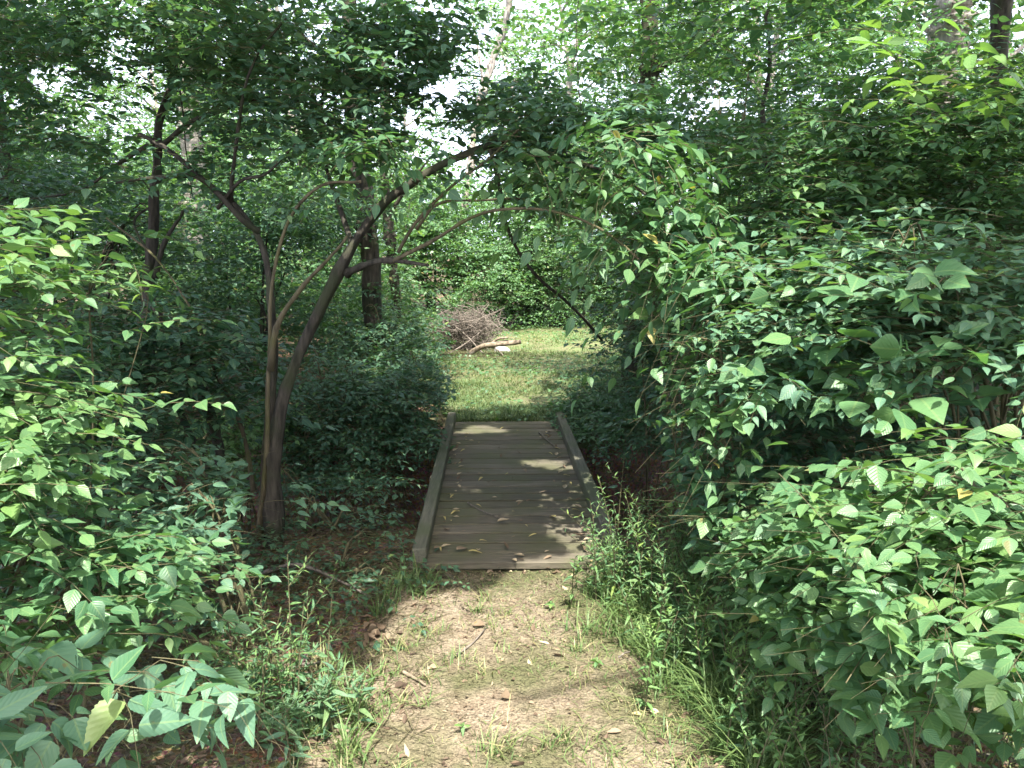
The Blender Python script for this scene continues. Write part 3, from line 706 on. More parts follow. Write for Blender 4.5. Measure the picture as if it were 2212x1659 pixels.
# slim upright tree on the left
def gbase(px, Y): x = at(px, 700, Y)[0]; return (x, Y, float(gheight(x, Y)))
def simple_tree(name, label, base, limbs, crown_args, seed, mat='bark', group=None):
    root = empty(name, base, label, 'tree', group)
    tree_limbs(root, limbs, np.random.default_rng(seed), mat)
    for ca in crown_args:
        ca = dict(ca); blobs = ca.pop('blobs'); n = ca.pop('n'); crown(root, blobs, n, seed + 1, **ca)
    return root
simple_tree('slim_tree', 'slim dark upright tree with forked stem beyond the sunlit left bush', gbase(315, 5.5),
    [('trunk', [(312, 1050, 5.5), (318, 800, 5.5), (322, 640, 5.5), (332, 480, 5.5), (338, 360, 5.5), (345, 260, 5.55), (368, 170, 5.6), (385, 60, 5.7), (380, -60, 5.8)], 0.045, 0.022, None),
     ('branch', [(340, 320, 5.5), (400, 268, 5.4), (480, 235, 5.3), (560, 212, 5.25), (650, 216, 5.2), (730, 250, 5.1)], 0.02, 0.006, None),
     ('branch', [(335, 600, 5.5), (355, 520, 5.45), (395, 455, 5.4)], 0.024, 0.012, None),
     ('branch', [(342, 300, 5.5), (260, 350, 5.5), (180, 410, 5.5), (60, 430, 5.5)], 0.018, 0.006, None),
     ('branch', [(385, 160, 5.6), (400, 260, 5.6), (415, 420, 5.55)], 0.008, 0.004, None),
     ('branch', [(330, 560, 5.5), (290, 480, 5.6), (330, 440, 5.7), (300, 380, 5.7)], 0.01, 0.004, None)],
    [dict(blobs=[pblob(400, 60, 5.8, 0.8, 0.7, 0.4), pblob(560, 190, 5.3, 0.5, 0.5, 0.2), pblob(100, 430, 5.6, 0.6, 0.6, 0.3), pblob(60, 120, 6, 0.8, 0.7, 0.6), pblob(300, 200, 5.8, .4, .4, .4)], n=650, mat='deep', leaf=0.075, flt=g_arch)], 51)
simple_tree('leaning_tree', 'short leaning dark tree with a crooked double trunk in deep shade', gbase(480, 5.0),
    [('trunk', [(488, 1130, 4.9), (475, 1000, 4.9), (460, 930, 4.9), (445, 850, 4.9), (410, 770, 4.9), (375, 715, 4.9), (330, 660, 4.9)], 0.045, 0.022, None),
     ('trunk', [(488, 1125, 4.95), (450, 1010, 5.0), (420, 940, 5.0), (385, 870, 5.0), (330, 830, 5.0)], 0.035, 0.014, None),
     ('branch', [(548, 1060, 4.8), (520, 920, 4.8), (470, 800, 4.8), (440, 700, 4.8), (350, 560, 4.8), (230, 470, 4.8)], 0.013, 0.005, 'bark_pale')],
    [dict(blobs=[pblob(330, 700, 4.7, 0.5, 0.4, 0.22), pblob(220, 750, 4.6, 0.5, 0.4, 0.25), pblob(420, 820, 4.6, 0.4, 0.3, 0.25), pblob(330, 900, 4.5, 0.45, 0.3, 0.25)], n=420, mat='deep', leaf=0.075, lod='hi', tilt=0.25)], 61)
def far_trunk(name, label, pts, r0, r1, crowns, seed, mat='bark', leafmat='far', extra=()):
    g_ = at(pts[0][0], 700, pts[0][2]); hz = float(gheight(g_[0], pts[0][2])) - .1
    u0 = np.array([g_[0], pts[0][2], hz]) - CAM; pyb = 829.5 - FPX * float(u0 @ _u) / float(u0 @ _f)
    pts = [(pts[0][0], pyb, pts[0][2])] + [q for q in pts if q[1] < pyb - 20]
    p = at(*pts[0])
    limbs = [('trunk', pts, r0, r1, None)] + [('branch', e, r0 * 0.35, r0 * 0.12, None) for e in extra]
    return simple_tree(name, label, (p[0], p[1], float(gheight(p[0], p[1]))), limbs, [dict(blobs=b, n=n, mat=leafmat, **kw) for b, n, kw in crowns], seed, mat)
FK = dict(leaf=0.11, slen=0.5, npairs=4, clump=0.3, wr=0.62)
far_trunk('shade_tree', 'dark thick-trunked tree rising just left of the clearing', [(808, 800, 9.0), (806, 700, 9.0), (803, 560, 9.0), (790, 430, 9.0), (775, 330, 9.0), (768, 180, 9.1), (760, 0, 9.2), (750, -250, 9.3)], 0.115, 0.08,
    [([pblob(760, 20, 9.2, 1.6, 1.4, 0.8), pblob(880, 120, 9.0, 0.8, 1, 0.5), pblob(640, 230, 9.2, 0.9, 0.9, 0.5)], 420, dict(FK, flt=g_arch, leaf=0.1))], 71, leafmat='deep', extra=[[(775, 330, 9.0), (830, 260, 9), (880, 180, 9)], [(770, 200, 9.1), (700, 120, 9.1), (640, 60, 9.1)]])
far_trunk('grey_tree', 'thinner grey-brown trunk standing behind the thick dark one', [(862, 740, 11.5), (860, 600, 11.5), (850, 500, 11.5), (840, 380, 11.6), (835, 100, 11.7), (830, -80, 11.8)], 0.085, 0.06,
    [([pblob(850, 330, 11.7, 1.0, 1, 0.6)], 110, dict(FK, flt=g_arch))], 72, extra=[[(850, 450, 11.5), (900, 380, 11.4), (940, 330, 11.3)]])
far_trunk('forked_tree', 'tall grey forked sapling against the bright sky at top centre', [(985, 620, 20.5), (1005, 420, 20.5), (1028, 280, 20.5), (1052, 180, 20.5), (1080, 80, 20.5), (1098, -20, 20.5), (1120, -120, 20.5)], 0.10, 0.075,
    [([pblob(1200, -60, 20, 1.8, 1, 1.0)], 130, dict(FK, flt=g_arch))], 73, mat='bark_grey', extra=[[(1046, 190, 20.5), (1038, 120, 20.5), (1022, 20, 20.5), (1010, -60, 20.5)]])
far_trunk('limb_tree', 'dark trunk with a thick side limb high right of the sky gap', [(1420, 800, 9.5), (1410, 500, 9.5), (1400, 300, 9.5), (1395, 180, 9.5), (1398, 80, 9.5), (1405, -60, 9.5)], 0.11, 0.09,
    [([pblob(1500, 20, 9.5, 1.2, 1, 0.7), pblob(1320, 60, 9.3, .6, .7, .5), pblob(1600, 200, 9.3, 1.0, 0.8, 0.5), pblob(1250, 80, 9.0, 0.7, 0.8, 0.5), pblob(1450, 60, 9.0, 0.9, 0.8, 0.5), pblob(1700, 60, 9.0, 0.9, 0.8, 0.5), pblob(1330, 180, 9.2, .8, .8, .4)], 800, dict(FK, leaf=.09, flt=lambda P: sky_gap(P, np.random.default_rng(1), .5)))], 74, leafmat='leaf', extra=[[(1395, 175, 9.5), (1440, 140, 9.4), (1500, 115, 9.3), (1560, 60, 9.3)]])
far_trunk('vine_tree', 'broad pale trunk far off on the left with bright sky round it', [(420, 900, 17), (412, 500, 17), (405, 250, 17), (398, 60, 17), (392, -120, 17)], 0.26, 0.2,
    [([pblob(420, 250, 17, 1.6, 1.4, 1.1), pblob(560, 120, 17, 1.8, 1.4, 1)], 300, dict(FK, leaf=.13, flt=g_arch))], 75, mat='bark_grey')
far_trunk('clearing_tree', 'dark trunk in the shade at the right side of the clearing', [(1365, 960, 7.6), (1362, 860, 7.6), (1358, 760, 7.6), (1365, 640, 7.6), (1380, 450, 7.6)], 0.085, 0.05,
    [([pblob(1400, 560, 7.6, 0.9, 0.7, 0.6), pblob(1380, 700, 7.4, .6, .5, .3)], 330, dict(FK, leaf=0.085))], 76, leafmat='deep')
far_trunk('curved_sapling', 'slender curved dark sapling stem inside the right thicket', [(1700, 900, 5.2), (1690, 640, 5.2), (1685, 480, 5.2), (1665, 380, 5.2), (1655, 260, 5.2), (1670, 150, 5.2), (1660, 20, 5.2)], 0.028, 0.012,
    [([pblob(1660, 200, 5.2, 0.5, 0.5, 0.4), pblob(1620, 60, 5.2, 0.5, 0.5, 0.3)], 200, dict(FK, leaf=0.08))], 77, leafmat='leaf')
far_trunk('wide_tree', 'wide grey trunk cut by the top edge at the far right', [(2080, 900, 11), (2075, 400, 11), (2070, 100, 11), (2068, -80, 11)], 0.22, 0.19,
    [([pblob(2050, 120, 11, 1.8, 1.2, 1.1), pblob(1800, 60, 11, 1.4, 1, 0.8)], 420, dict(FK))], 78, mat='bark_grey', leafmat='deep')

# ------------------------------------------------------------------ shrubs near the camera
NEAR = dict(lod='hi')
shrub('honeysuckle_bush', 'large sunlit bush with pale green oval leaves at the left edge', 'bush', (-1.75, 2.3, 0),
      [pblob(-190, 620, 2.1, 0.18, 0.35, 0.22), pblob(-160, 780, 2.1, 0.18, 0.3, 0.16), pblob(-130, 930, 2.0, 0.2, 0.3, 0.16), pblob(-150, 1080, 1.95, 0.22, 0.3, 0.2), pblob(-150, 500, 2.3, 0.14, 0.3, 0.1),
       pblob(-90, 1200, 2.0, 0.22, 0.3, 0.12), pblob(0, 1010, 2.2, 0.15, 0.2, 0.05)], 380, leaf=0.062, slen=0.3, npairs=5, seed=101, mat='leaf', hue=(0.45, 0.95), stems=14, aim=(0.5, -0.2, 0), **NEAR)
shrub('arching_shoot', 'lone arching shoot of small paired leaves above the dark left shrubs', 'shrub', gbase(200, 2.9), [pblob(270, 600, 2.8, 0.12, 0.12, 0.14), pblob(230, 520, 2.85, 0.15, 0.1, 0.05)], 14, leaf=0.06, slen=0.3, npairs=5,
      seed=102, hue=(0.5, .95), stems=2, stem_r=0.006, droop=0.8, clump=0, **NEAR)
shrub('dogwood_shrub', 'blue-green leafy shrub below the arching tree, spreading over shaded soil', 'shrub', gbase(470, 3.0),
      [pblob(420, 1110, 3.1, 0.25, 0.3, 0.08), pblob(260, 1180, 2.9, 0.3, 0.3, 0.12), pblob(260, 1040, 3.2, 0.3, 0.3, 0.12), pblob(300, 1260, 2.7, 0.22, 0.25, 0.08)], 210, leaf=0.066, seed=103, mat='blue', hue=(0, 0.8), stems=9, tilt=0.25, **NEAR)
shrub('shaded_shrub', 'dark shrub in full shade behind the sunlit left bush', 'shrub', gbase(180, 3.6),
      [pblob(70, 780, 3.6, 0.4, 0.4, 0.12), pblob(0, 900, 3.4, 0.4, 0.4, 0.2), pblob(180, 900, 3.7, 0.3, 0.4, 0.15), pblob(120, 1020, 3.5, 0.35, 0.4, 0.12)], 300, leaf=0.072, seed=104, mat='deep', stems=10, tilt=0.25, **NEAR)
shrub('broadleaf_shrub', 'low shrub with big toothed drooping leaves at the bottom left corner', 'shrub', (-1.25, 1.35, 0),
      [pblob(120, 1520, 1.5, 0.14, 0.14, 0.07), pblob(330, 1460, 1.55, 0.12, 0.12, 0.04), pblob(-20, 1500, 1.5, 0.1, 0.15, 0.1), pblob(250, 1580, 1.5, 0.1, 0.08, 0.04)], 24, leaf=0.088, slen=0.3, npairs=4, seed=105, mat='blue', lod='saw', wr=0.56, stems=7, stem_r=0.006,
      droop=1.0, tilt=0.35, clump=0, hue=(0.0, 0.8), curl=0.3, aim=(0.9, -0.1, 0))
shrub('bottom_shrub', 'leafy bush filling the lower left between bright bush and broad leaves', 'shrub', (-1.55, 2.0, 0),
      [pblob(30, 1330, 1.9, 0.22, 0.3, 0.1), pblob(-20, 1240, 1.9, 0.22, 0.3, 0.12), pblob(150, 1320, 2.0, 0.18, 0.25, 0.07)], 130, leaf=0.064, seed=106, mat='leaf', hue=(0.1, 0.9), stems=8, aim=(0.4, 0, 0), **NEAR)

def weed(name, label, base, n, h, seed, leafL=0.05, mat='leaf', spread=0.12, wr=0.22, group=None, gap=0.02, hue=(0.3, 0.95)):
    """upright stems clothed with narrow leaves"""
    rng = np.random.default_rng(seed); root = empty(name, base, label, 'weed', group); base = np.array(base, float)
    ml, ms = MB(), MB(); K = 10
    for i in range(n):
        b = base + np.array([*rng.normal(0, spread, 2), 0]); hh = h * rng.uniform(0.55, 1.1); ln = rng.normal(0, 0.22, 2) * hh
        t = np.linspace(0, 1, K); P = b + np.stack([ln[0] * t ** 2, ln[1] * t ** 2, hh * t], 1)
        tubes(ms, P, np.linspace(0.003, 0.001, K), 4)
        nl = int(hh / gap); tt = np.linspace(0.12, 1, nl); az = np.arange(nl) * 2.4 + rng.random() * 6
        Pl = b + np.stack([ln[0] * tt ** 2, ln[1] * tt ** 2, hh * tt], 1)
        D = np.stack([np.cos(az), np.sin(az), 0.25 + 0.7 * tt ** 3 + rng.normal(0, 0.2, nl)], 1); Nn = np.array([0, 0, 1.0]) + 0.4 * rng.normal(0, 1, (nl, 3)) - 0.2 * D
        L_ = leafL * (1.1 - 0.6 * tt ** 2) * rng.uniform(0.8, 1.2, nl)
        leaves(ml, Pl, D, Nn, L_, L_ * wr, rng.random(nl) * (hue[1] - hue[0]) + hue[0], 'narrow', curl=0.35, rng=rng)
        for sidx in range(rng.integers(1, 4)):   # side shoots
            ts = rng.uniform(0.4, 0.85); a = rng.random() * 6.28; sl_ = hh * 0.25
            s0 = b + np.array([ln[0] * ts ** 2, ln[1] * ts ** 2, hh * ts]); s1 = s0 + np.array([math.cos(a) * sl_ * .6, math.sin(a) * sl_ * .6, sl_ * .7])
            tubes(ms, np.linspace(s0, s1, 3), [0.0016, .0012, .0008], 3)
            m_ = 9; t2 = np.linspace(0.1, 1, m_); az = np.arange(m_) * 2.4
            D = np.stack([np.cos(az), np.sin(az), 0.5 + t2], 1)
            leaves(ml, s0 + (s1 - s0) * t2[:, None], D, np.array([0, 0, 1.0]) - 0.3 * D, leafL * 0.7 * (1.1 - 0.5 * t2), leafL * .7 * wr * (1.1 - 0.5 * t2), rng.random(m_) * .3 + .65, 'narrow', curl=0.3, rng=rng)
    part(ml, 'foliage', M[mat], root); part(ms, 'stalks', M['twig'], root)
    return root
b_ = gp(560, 1560); weed('willowy_weed', 'bushy weed with slender pointed leaves beside the dirt on the left', (b_[0], b_[1], 0), 26, 0.52, 111, 0.055, mat='leaf', spread=0.10)
b_ = gp(640, 1600); weed('drooping_weed', 'low trailing weed with long narrow leaves at the left path edge', (b_[0], b_[1], 0), 16, 0.26, 112, 0.08, mat='blue', spread=0.12)
b_ = gp(1395, 1300); weed('goldenrod', 'pale leafy goldenrod clump beside the near right end of the bridge', (b_[0] + .02, b_[1], 0), 34, 0.55, 113, 0.06, mat='leaf', spread=0.13, hue=(.45, .96))
b_ = gp(1530, 1420); weed('goldenrod', 'tangled narrow-leaved weeds at the right path edge below the goldenrod', (b_[0], b_[1], 0), 34, 0.42, 114, 0.065, mat='leaf', spread=0.16, hue=(.4, .9))
b_ = gp(1640, 1520); weed('goldenrod', 'knee-high weeds under the bright right-hand leaves', (b_[0], b_[1], 0), 30, 0.4, 115, 0.06, mat='lime', spread=0.18, hue=(.0, .6))
b_ = gp(1900, 1640); weed('goldenrod', 'small-leaved weeds filling the bottom right corner', (b_[0], b_[1], 0), 46, 0.45, 116, 0.045, mat='lime', spread=0.25, hue=(0, .6), wr=.3)
b_ = gp(2120, 1560); weed('goldenrod', 'feathery green weeds at the lower right edge', (b_[0], b_[1], 0), 40, 0.55, 117, 0.05, mat='leaf', spread=0.22, hue=(.4, .9), wr=.3)

b_ = gp(1500, 1290); weed('goldenrod', 'dense leafy weeds between the goldenrod and the sunlit shrub', (b_[0], b_[1], 0), 36, 0.5, 118, 0.06, mat='leaf', spread=0.16, hue=(.45, .95), wr=.3)
b_ = gp(1600, 1400); weed('goldenrod', 'leafy weeds hugging the foot of the sunlit right shrub', (b_[0], b_[1], 0), 34, 0.42, 119, 0.06, mat='leaf', spread=0.16, hue=(.45, .95), wr=.35)
b_ = gp(1760, 1620); weed('goldenrod', 'grassy weeds at the bottom edge right of the path', (b_[0], b_[1], 0), 34, 0.36, 120, 0.055, mat='leaf', spread=0.16, hue=(.45, .95), wr=.3)
# right-hand thicket
shrub('roadside_bush', 'bright broad-leaved bush in full sun at the lower right', 'bush', (1.65, 1.9, 0),
      [pblob(2080, 1280, 1.75, 0.24, 0.25, 0.10), pblob(1920, 1380, 1.9, 0.2, 0.25, 0.08), pblob(2200, 1130, 1.9, 0.25, 0.3, 0.14), pblob(2200, 1400, 1.6, 0.18, 0.2, 0.10), pblob(2080, 1480, 1.7, .2, .2, .08)], 330, leaf=0.068, seed=121, mat='leaf', hue=(0.35, 0.95), stems=10, aim=(-0.4, -0.2, 0), wr=.6, **NEAR)
shrub('sunlit_shrub', 'sunlit shrub with rounded leaves right of the goldenrod', 'shrub', (1.45, 2.7, 0),
      [pblob(1590, 1170, 2.7, 0.16, 0.2, 0.08), pblob(1680, 1200, 2.6, 0.22, 0.25, 0.12), pblob(1820, 1250, 2.5, 0.26, 0.25, 0.14), pblob(1940, 1130, 2.5, 0.3, 0.3, 0.12), pblob(1780, 1350, 2.3, 0.2, 0.2, 0.08)], 260, leaf=0.07, seed=122, mat='leaf', hue=(0.35, 0.93), stems=9, aim=(-0.4, -0.2, 0), wr=.6, **NEAR)
shrub('layered_shrub', 'tall shrub with flat layers of blue-green leaves over the dark hollow on the right', 'shrub', (2.1, 3.1, 0),
      [pblob(1900, 740, 2.9, 0.5, 0.45, 0.10), pblob(2140, 770, 2.7, 0.4, 0.4, 0.16), pblob(1760, 690, 3.1, 0.4, 0.4, 0.14), pblob(1940, 650, 3.0, 0.55, 0.45, 0.2), pblob(2150, 600, 2.8, 0.45, 0.4, 0.25), pblob(1680, 800, 3.0, 0.22, 0.3, 0.1), pblob(1800, 560, 3.4, 0.4, 0.4, 0.2)],
      800, leaf=0.06, seed=123, mat='blue', stems=12, tilt=0.22, wr=.58, aim=(-0.3, -0.2, 0), clump=.08, **NEAR)
shrub('drooping_spray_shrub', 'shrub reaching toward the bridge with one bright drooping spray', 'shrub', gbase(1680, 3.2),
      [pblob(1450, 930, 2.75, 0.13, 0.15, 0.09), pblob(1390, 1010, 2.8, 0.12, 0.15, 0.10), pblob(1500, 880, 2.9, 0.12, 0.2, 0.06), pblob(1560, 800, 3.0, 0.2, 0.2, 0.1), pblob(1480, 760, 3.1, 0.15, 0.2, 0.08), pblob(1560, 920, 2.8, .1, .1, .05)], 130, leaf=0.062, seed=124, mat='leaf', hue=(0.3, 0.93), stems=10,
      droop=0.7, aim=(-0.7, -0.2, 0), **NEAR)
shrub('hollow_shrub', 'thin dark shrub in the shadowy hollow of the right thicket', 'shrub', gbase(1800, 3.4),
      [pblob(1780, 980, 3.3, 0.7, 0.5, 0.2), pblob(1620, 1060, 3.1, 0.35, 0.4, 0.16), pblob(2050, 960, 3.1, 0.5, 0.4, 0.2), pblob(1760, 1090, 2.9, .4, .3, .12), pblob(1560, 960, 3.3, .3, .3, .15), pblob(1850, 900, 3.9, .6, .4, .3), pblob(1650, 950, 4.2, .6, .4, .35), pblob(2100, 1050, 3.2, .4, .3, .2)], 900, leaf=0.062, seed=125, mat='deep', stems=14, **NEAR)
shrub('tall_thicket', 'high sun-flecked shrub wall at the upper right', 'shrub', (2.9, 4.4, 0),
      [pblob(1850, 400, 4.2, 0.8, 0.6, 0.28), pblob(2100, 400, 4.0, 0.7, 0.6, 0.4), pblob(1950, 500, 3.9, 0.7, 0.5, 0.25), pblob(1700, 500, 4.4, 0.5, 0.5, 0.3), pblob(2150, 250, 4.2, 0.7, 0.6, 0.35), pblob(1620, 640, 4.2, 0.5, 0.5, 0.25), pblob(1880, 280, 4.5, 0.6, 0.5, 0.3)],
      1700, leaf=0.062, seed=126, mat='leaf', stems=14, tilt=0.25, stem_r=0.02, hue=(.2, .94), aim=(-0.2, -0.3, 0), **NEAR)
shrub('ash_sapling', 'sapling with bright yellow-green backlit leaflets at the top right', 'sapling', (1.75, 2.75, 0),
      [pblob(1990, 40, 2.6, 0.10, 0.1, 0.06), pblob(1960, 160, 2.6, 0.12, 0.1, 0.05), pblob(2060, 230, 2.7, 0.18, 0.15, 0.06), pblob(2190, 160, 2.7, .1, .1, .1)], 22, leaf=0.085, slen=0.28, npairs=4, seed=127, mat='lime', wr=0.42, stems=1, stem_r=.006, clump=0, hue=(.3, 1), ang=65, **NEAR)
shrub('climbing_vine', 'vine with large broad pale leaves scattered over the face of the right shrub wall', 'vine', (1.9, 2.9, 0),
      [pblob(2000, 700, 2.6, 0.45, 0.2, 0.3), pblob(1850, 620, 2.9, 0.4, 0.2, 0.3), pblob(2120, 900, 2.4, 0.25, 0.2, 0.2), pblob(1700, 760, 2.9, 0.25, 0.2, 0.2)], 60, leaf=0.105, slen=0.3, npairs=2, seed=141, mat='leaf', wr=0.78, stems=4, stem_r=.006, clump=0, hue=(.3, .9), tilt=.5, **NEAR)
shrub('ash_seedling', 'ash seedling with long pale compound leaves in front of the bright lower-right bush', 'sapling', (1.15, 1.75, 0),
      [pblob(1880, 1400, 1.65, 0.16, 0.12, 0.05), pblob(2020, 1330, 1.6, 0.14, 0.1, 0.05), pblob(1760, 1480, 1.8, .1, .1, .05), pblob(2120, 1450, 1.5, .1, .1, .05)], 22, leaf=0.085, slen=0.3, npairs=4, seed=142, mat='blue', wr=0.44, stems=5, stem_r=.006, clump=0, hue=(.5, .95), ang=62, tilt=.25, aim=(-.8, -.1, 0), **NEAR)
shrub('box_elder_shoot', 'loose overhanging shoot of bigger pale leaves at the right end of the leafy arch', 'shoot', gbase(1500, 4.0),
      [pblob(1300, 400, 3.9, 0.2, 0.2, 0.12), pblob(1380, 500, 3.7, 0.16, 0.2, 0.12), pblob(1480, 640, 3.5, 0.15, 0.15, 0.1), pblob(1240, 330, 4.0, .15, .2, .08)], 42, leaf=0.10, slen=0.34, npairs=3, seed=143, mat='leaf', wr=0.5, stems=3, stem_r=.008, clump=0, hue=(.4, .93), droop=.9, aim=(-.5, -.2, 0), clear=False, **NEAR)
# slender sapling with large oval leaves against the top centre
hs = at(1250, -60, 3.6)
shoot = empty('hanging_shoot', hs, 'thread-thin hanging shoot with large oval leaves near top centre', 'shoot')
tree_limbs(shoot, [('stem', [(1250, -120, 3.6), (1252, 20, 3.6), (1250, 120, 3.6), (1256, 240, 3.6)], .0022, .0014, 'bark')], rt)
m_ = MB(); hp = np.array([at(x, y, 3.6) for x, y in [(1248, 40), (1250, 112), (1252, 116), (1254, 168), (1252, 20), (1255, 200)]]); hd = np.array([(-1, 0, -.1), (-1, .1, 0), (1, 0, -.1), (-1, -.2, -.2), (1, .1, .2), (1, 0, -.3)])
leaves(m_, hp, hd, np.tile([.05, -.75, .6], (6, 1)), np.full(6, .075), np.full(6, .045), np.array([.3, .5, .6, .4, .7, .5]), 'hi', rng=rt); part(m_, 'foliage', M['leaf'], shoot)

# ------------------------------------------------------------------ understory either side of gully and clearing, all unique
def low_shrub(name, label, px, Y, blobs, n, seed, mat='deep', leaf=0.06, **kw):
    return shrub(name, label, 'shrub', gbase(px, Y), blobs, n, leaf=leaf, seed=seed, mat=mat, stems=7, lod='mid', slen=0.32, npairs=5, tilt=.3, **kw)
low_shrub('gully_shrub', 'dark dense shrub hanging over the left kerb of the bridge', 850, 6.3,
          [pblob(850, 850, 6.5, 0.5, 0.7, 0.3), pblob(880, 950, 6.0, 0.35, 0.5, 0.22), pblob(760, 900, 6.2, 0.5, 0.6, 0.35), pblob(900, 800, 7.2, 0.45, 0.7, 0.3), pblob(930, 930, 6.6, .25, .5, .18)], 1000, 131)
low_shrub('gully_shrub', 'leafy dark shrub between arching tree and gully shrub', 700, 6.0,
          [pblob(700, 960, 5.8, 0.5, 0.5, 0.3), pblob(650, 850, 6.4, 0.5, 0.6, 0.4), pblob(720, 1060, 5.4, 0.35, 0.35, 0.16)], 620, 132)
low_shrub('gully_shrub', 'small low plant on the gully bank below the arching tree', 700, 4.3, [pblob(720, 1130, 4.3, 0.28, 0.2, 0.10), pblob(690, 1180, 4.1, 0.2, 0.15, 0.08)], 60, 133, leaf=0.05)
low_shrub('gully_shrub', 'low dark seedlings covering the soil left of the bridge end', 700, 3.6, [pblob(640, 1290, 3.3, 0.2, 0.15, 0.05), pblob(560, 1330, 3.1, 0.2, 0.15, 0.06), pblob(760, 1215, 3.8, 0.2, 0.15, 0.05), pblob(820, 1250, 3.6, .12, .12, .03), pblob(700, 1180, 4.1, .25, .15, .06), pblob(520, 1210, 3.7, .2, .2, .08)], 150, 139, leaf=0.045, clear=False)
low_shrub('sunny_shrub', 'yellow-green shrub caught by sun behind the left trunks', 510, 5.8, [pblob(510, 940, 5.7, 0.28, 0.3, 0.28), pblob(495, 1010, 5.6, .2, .2, .1)], 170, 134, mat='lime')
low_shrub('back_bank_shrub', 'dark shrub under the shade tree left of the grass', 860, 8.3, [pblob(850, 760, 8.5, 0.7, 0.7, 0.4), pblob(780, 720, 9, 0.7, 0.7, 0.5), pblob(900, 740, 9.4, 0.4, 0.6, 0.3)], 700, 135, leaf=.07)
low_shrub('right_bank_shrub', 'shrub with dark pointed leaves leaning into the clearing from the right', 1290, 8.2,
          [pblob(1320, 850, 8.0, 0.4, 0.5, 0.25), pblob(1230, 890, 7.6, 0.25, 0.4, 0.16), pblob(1270, 890, 7.5, 0.3, 0.4, 0.18), pblob(1330, 900, 7.2, 0.5, 0.6, 0.3), pblob(1290, 950, 6.8, .35, .4, .2)], 900, 136, mat='leaf', hue=(0, .7))
low_shrub('right_bank_shrub', 'dark shrub above the right kerb of the bridge', 1430, 6.2, [pblob(1430, 900, 6.2, 0.5, 0.6, 0.35), pblob(1480, 760, 6.0, 0.6, 0.6, 0.4), pblob(1560, 700, 5.4, 0.6, 0.6, 0.4)], 800, 137)
low_shrub('thicket_shrub', 'upper right-centre shrub of dark leaves behind the hanging sprays', 1600, 6.0, [pblob(1560, 560, 6.2, 0.8, 0.7, 0.5), pblob(1700, 380, 6.5, 0.8, 0.7, 0.5), pblob(1500, 300, 7, 0.9, 0.7, 0.5), pblob(1600, 750, 5.6, .7, .6, .4)], 1100, 138, leaf=.075)

# ------------------------------------------------------------------ repeated background shrubs and trees
def proto_shrub(seed, mat, leaf=0.075, n=800, lod='mid'):
    rng = np.random.default_rng(seed)
    bl = []
    for k in range(9):
        a = rng.random() * 6.28; r = rng.uniform(0.3, 0.95)
        bl.append((math.cos(a) * r, math.sin(a) * r, rng.uniform(0.4, 2.1), rng.uniform(0.4, 0.7), rng.uniform(0.4, 0.7), rng.uniform(0.25, 0.45)))
    return shrub('thicket_shrub', 'x', 'shrub', (0, 0, 0), bl, n, slen=0.38, npairs=4, leaf=leaf, lod=lod, mat=mat, stems=9, stem_r=0.018, stem_mat='bark', seed=seed, clear=False, clump=0.2, wr=.6)
protos = [proto_shrub(201, 'deep'), proto_shrub(202, 'leaf'), proto_shrub(203, 'far', 0.085), proto_shrub(204, 'far', 0.09)]
used = [False] * 4
rp = np.random.default_rng(77)
def place(k, x, y, s, label, group, sz=1.0):
    loc = (x, y, float(gheight(x, y))); rz = rp.random() * 6.28; scl = (s, s, s * sz)
    if not used[k]:
        r = protos[k]; used[k] = True; r.location = loc; r.rotation_euler = (0, 0, rz); r.scale = scl
        r['label'] = label; r['group'] = group
    else: copy_tree(protos[k], loc, rz, scl, label, group)
LG = 'shrubs of the shaded left woods'; RG = 'shrubs of the right woods'; BG = 'shrubs behind the clearing'
for i, (x, y, s, k) in enumerate([(-2.6, 8.2, 1.0, 0), (-4.2, 7.4, 1.1, 0), (-3.6, 9.8, 1.2, 1), (-6.0, 9.0, 1.3, 0), (-2.4, 11.6, 1.1, 1), (-5.0, 12.2, 1.4, 1), (-7.8, 12.0, 1.5, 0), (-3.6, 14.6, 1.4, 2), (-9.8, 14.5, 1.7, 1),
                                  (-6.6, 15.8, 1.6, 2), (-4.9, 5.6, 1.0, 0), (-6.6, 6.8, 1.2, 1), (-12, 18, 2, 2), (-8.6, 18.6, 1.9, 2), (-3.1, 6.6, .8, 0)]):
    place(k, x, y, s, 'leafy understory shrub in the shaded woods left of the clearing', LG)
for i, (x, y, s, k) in enumerate([(2.6, 9.2, 1.0, 1), (3.6, 7.6, 1.1, 0), (4.8, 9.4, 1.3, 1), (3.4, 11.8, 1.2, 1), (5.8, 12.2, 1.5, 2), (7.6, 9.6, 1.5, 0), (4.6, 5.6, 1.2, 1), (8.2, 13.6, 1.7, 2), (4.8, 15.2, 1.5, 2), (10.5, 17, 2, 2), (5.6, 7.2, 1.3, 0), (7.2, 16.8, 1.8, 2), (6.6, 6.4, 1.4, 0), (4.2, 4.2, 1.0, 0)]):
    place(k, x, y, s, 'dense green shrub in the woods right of the clearing', RG)
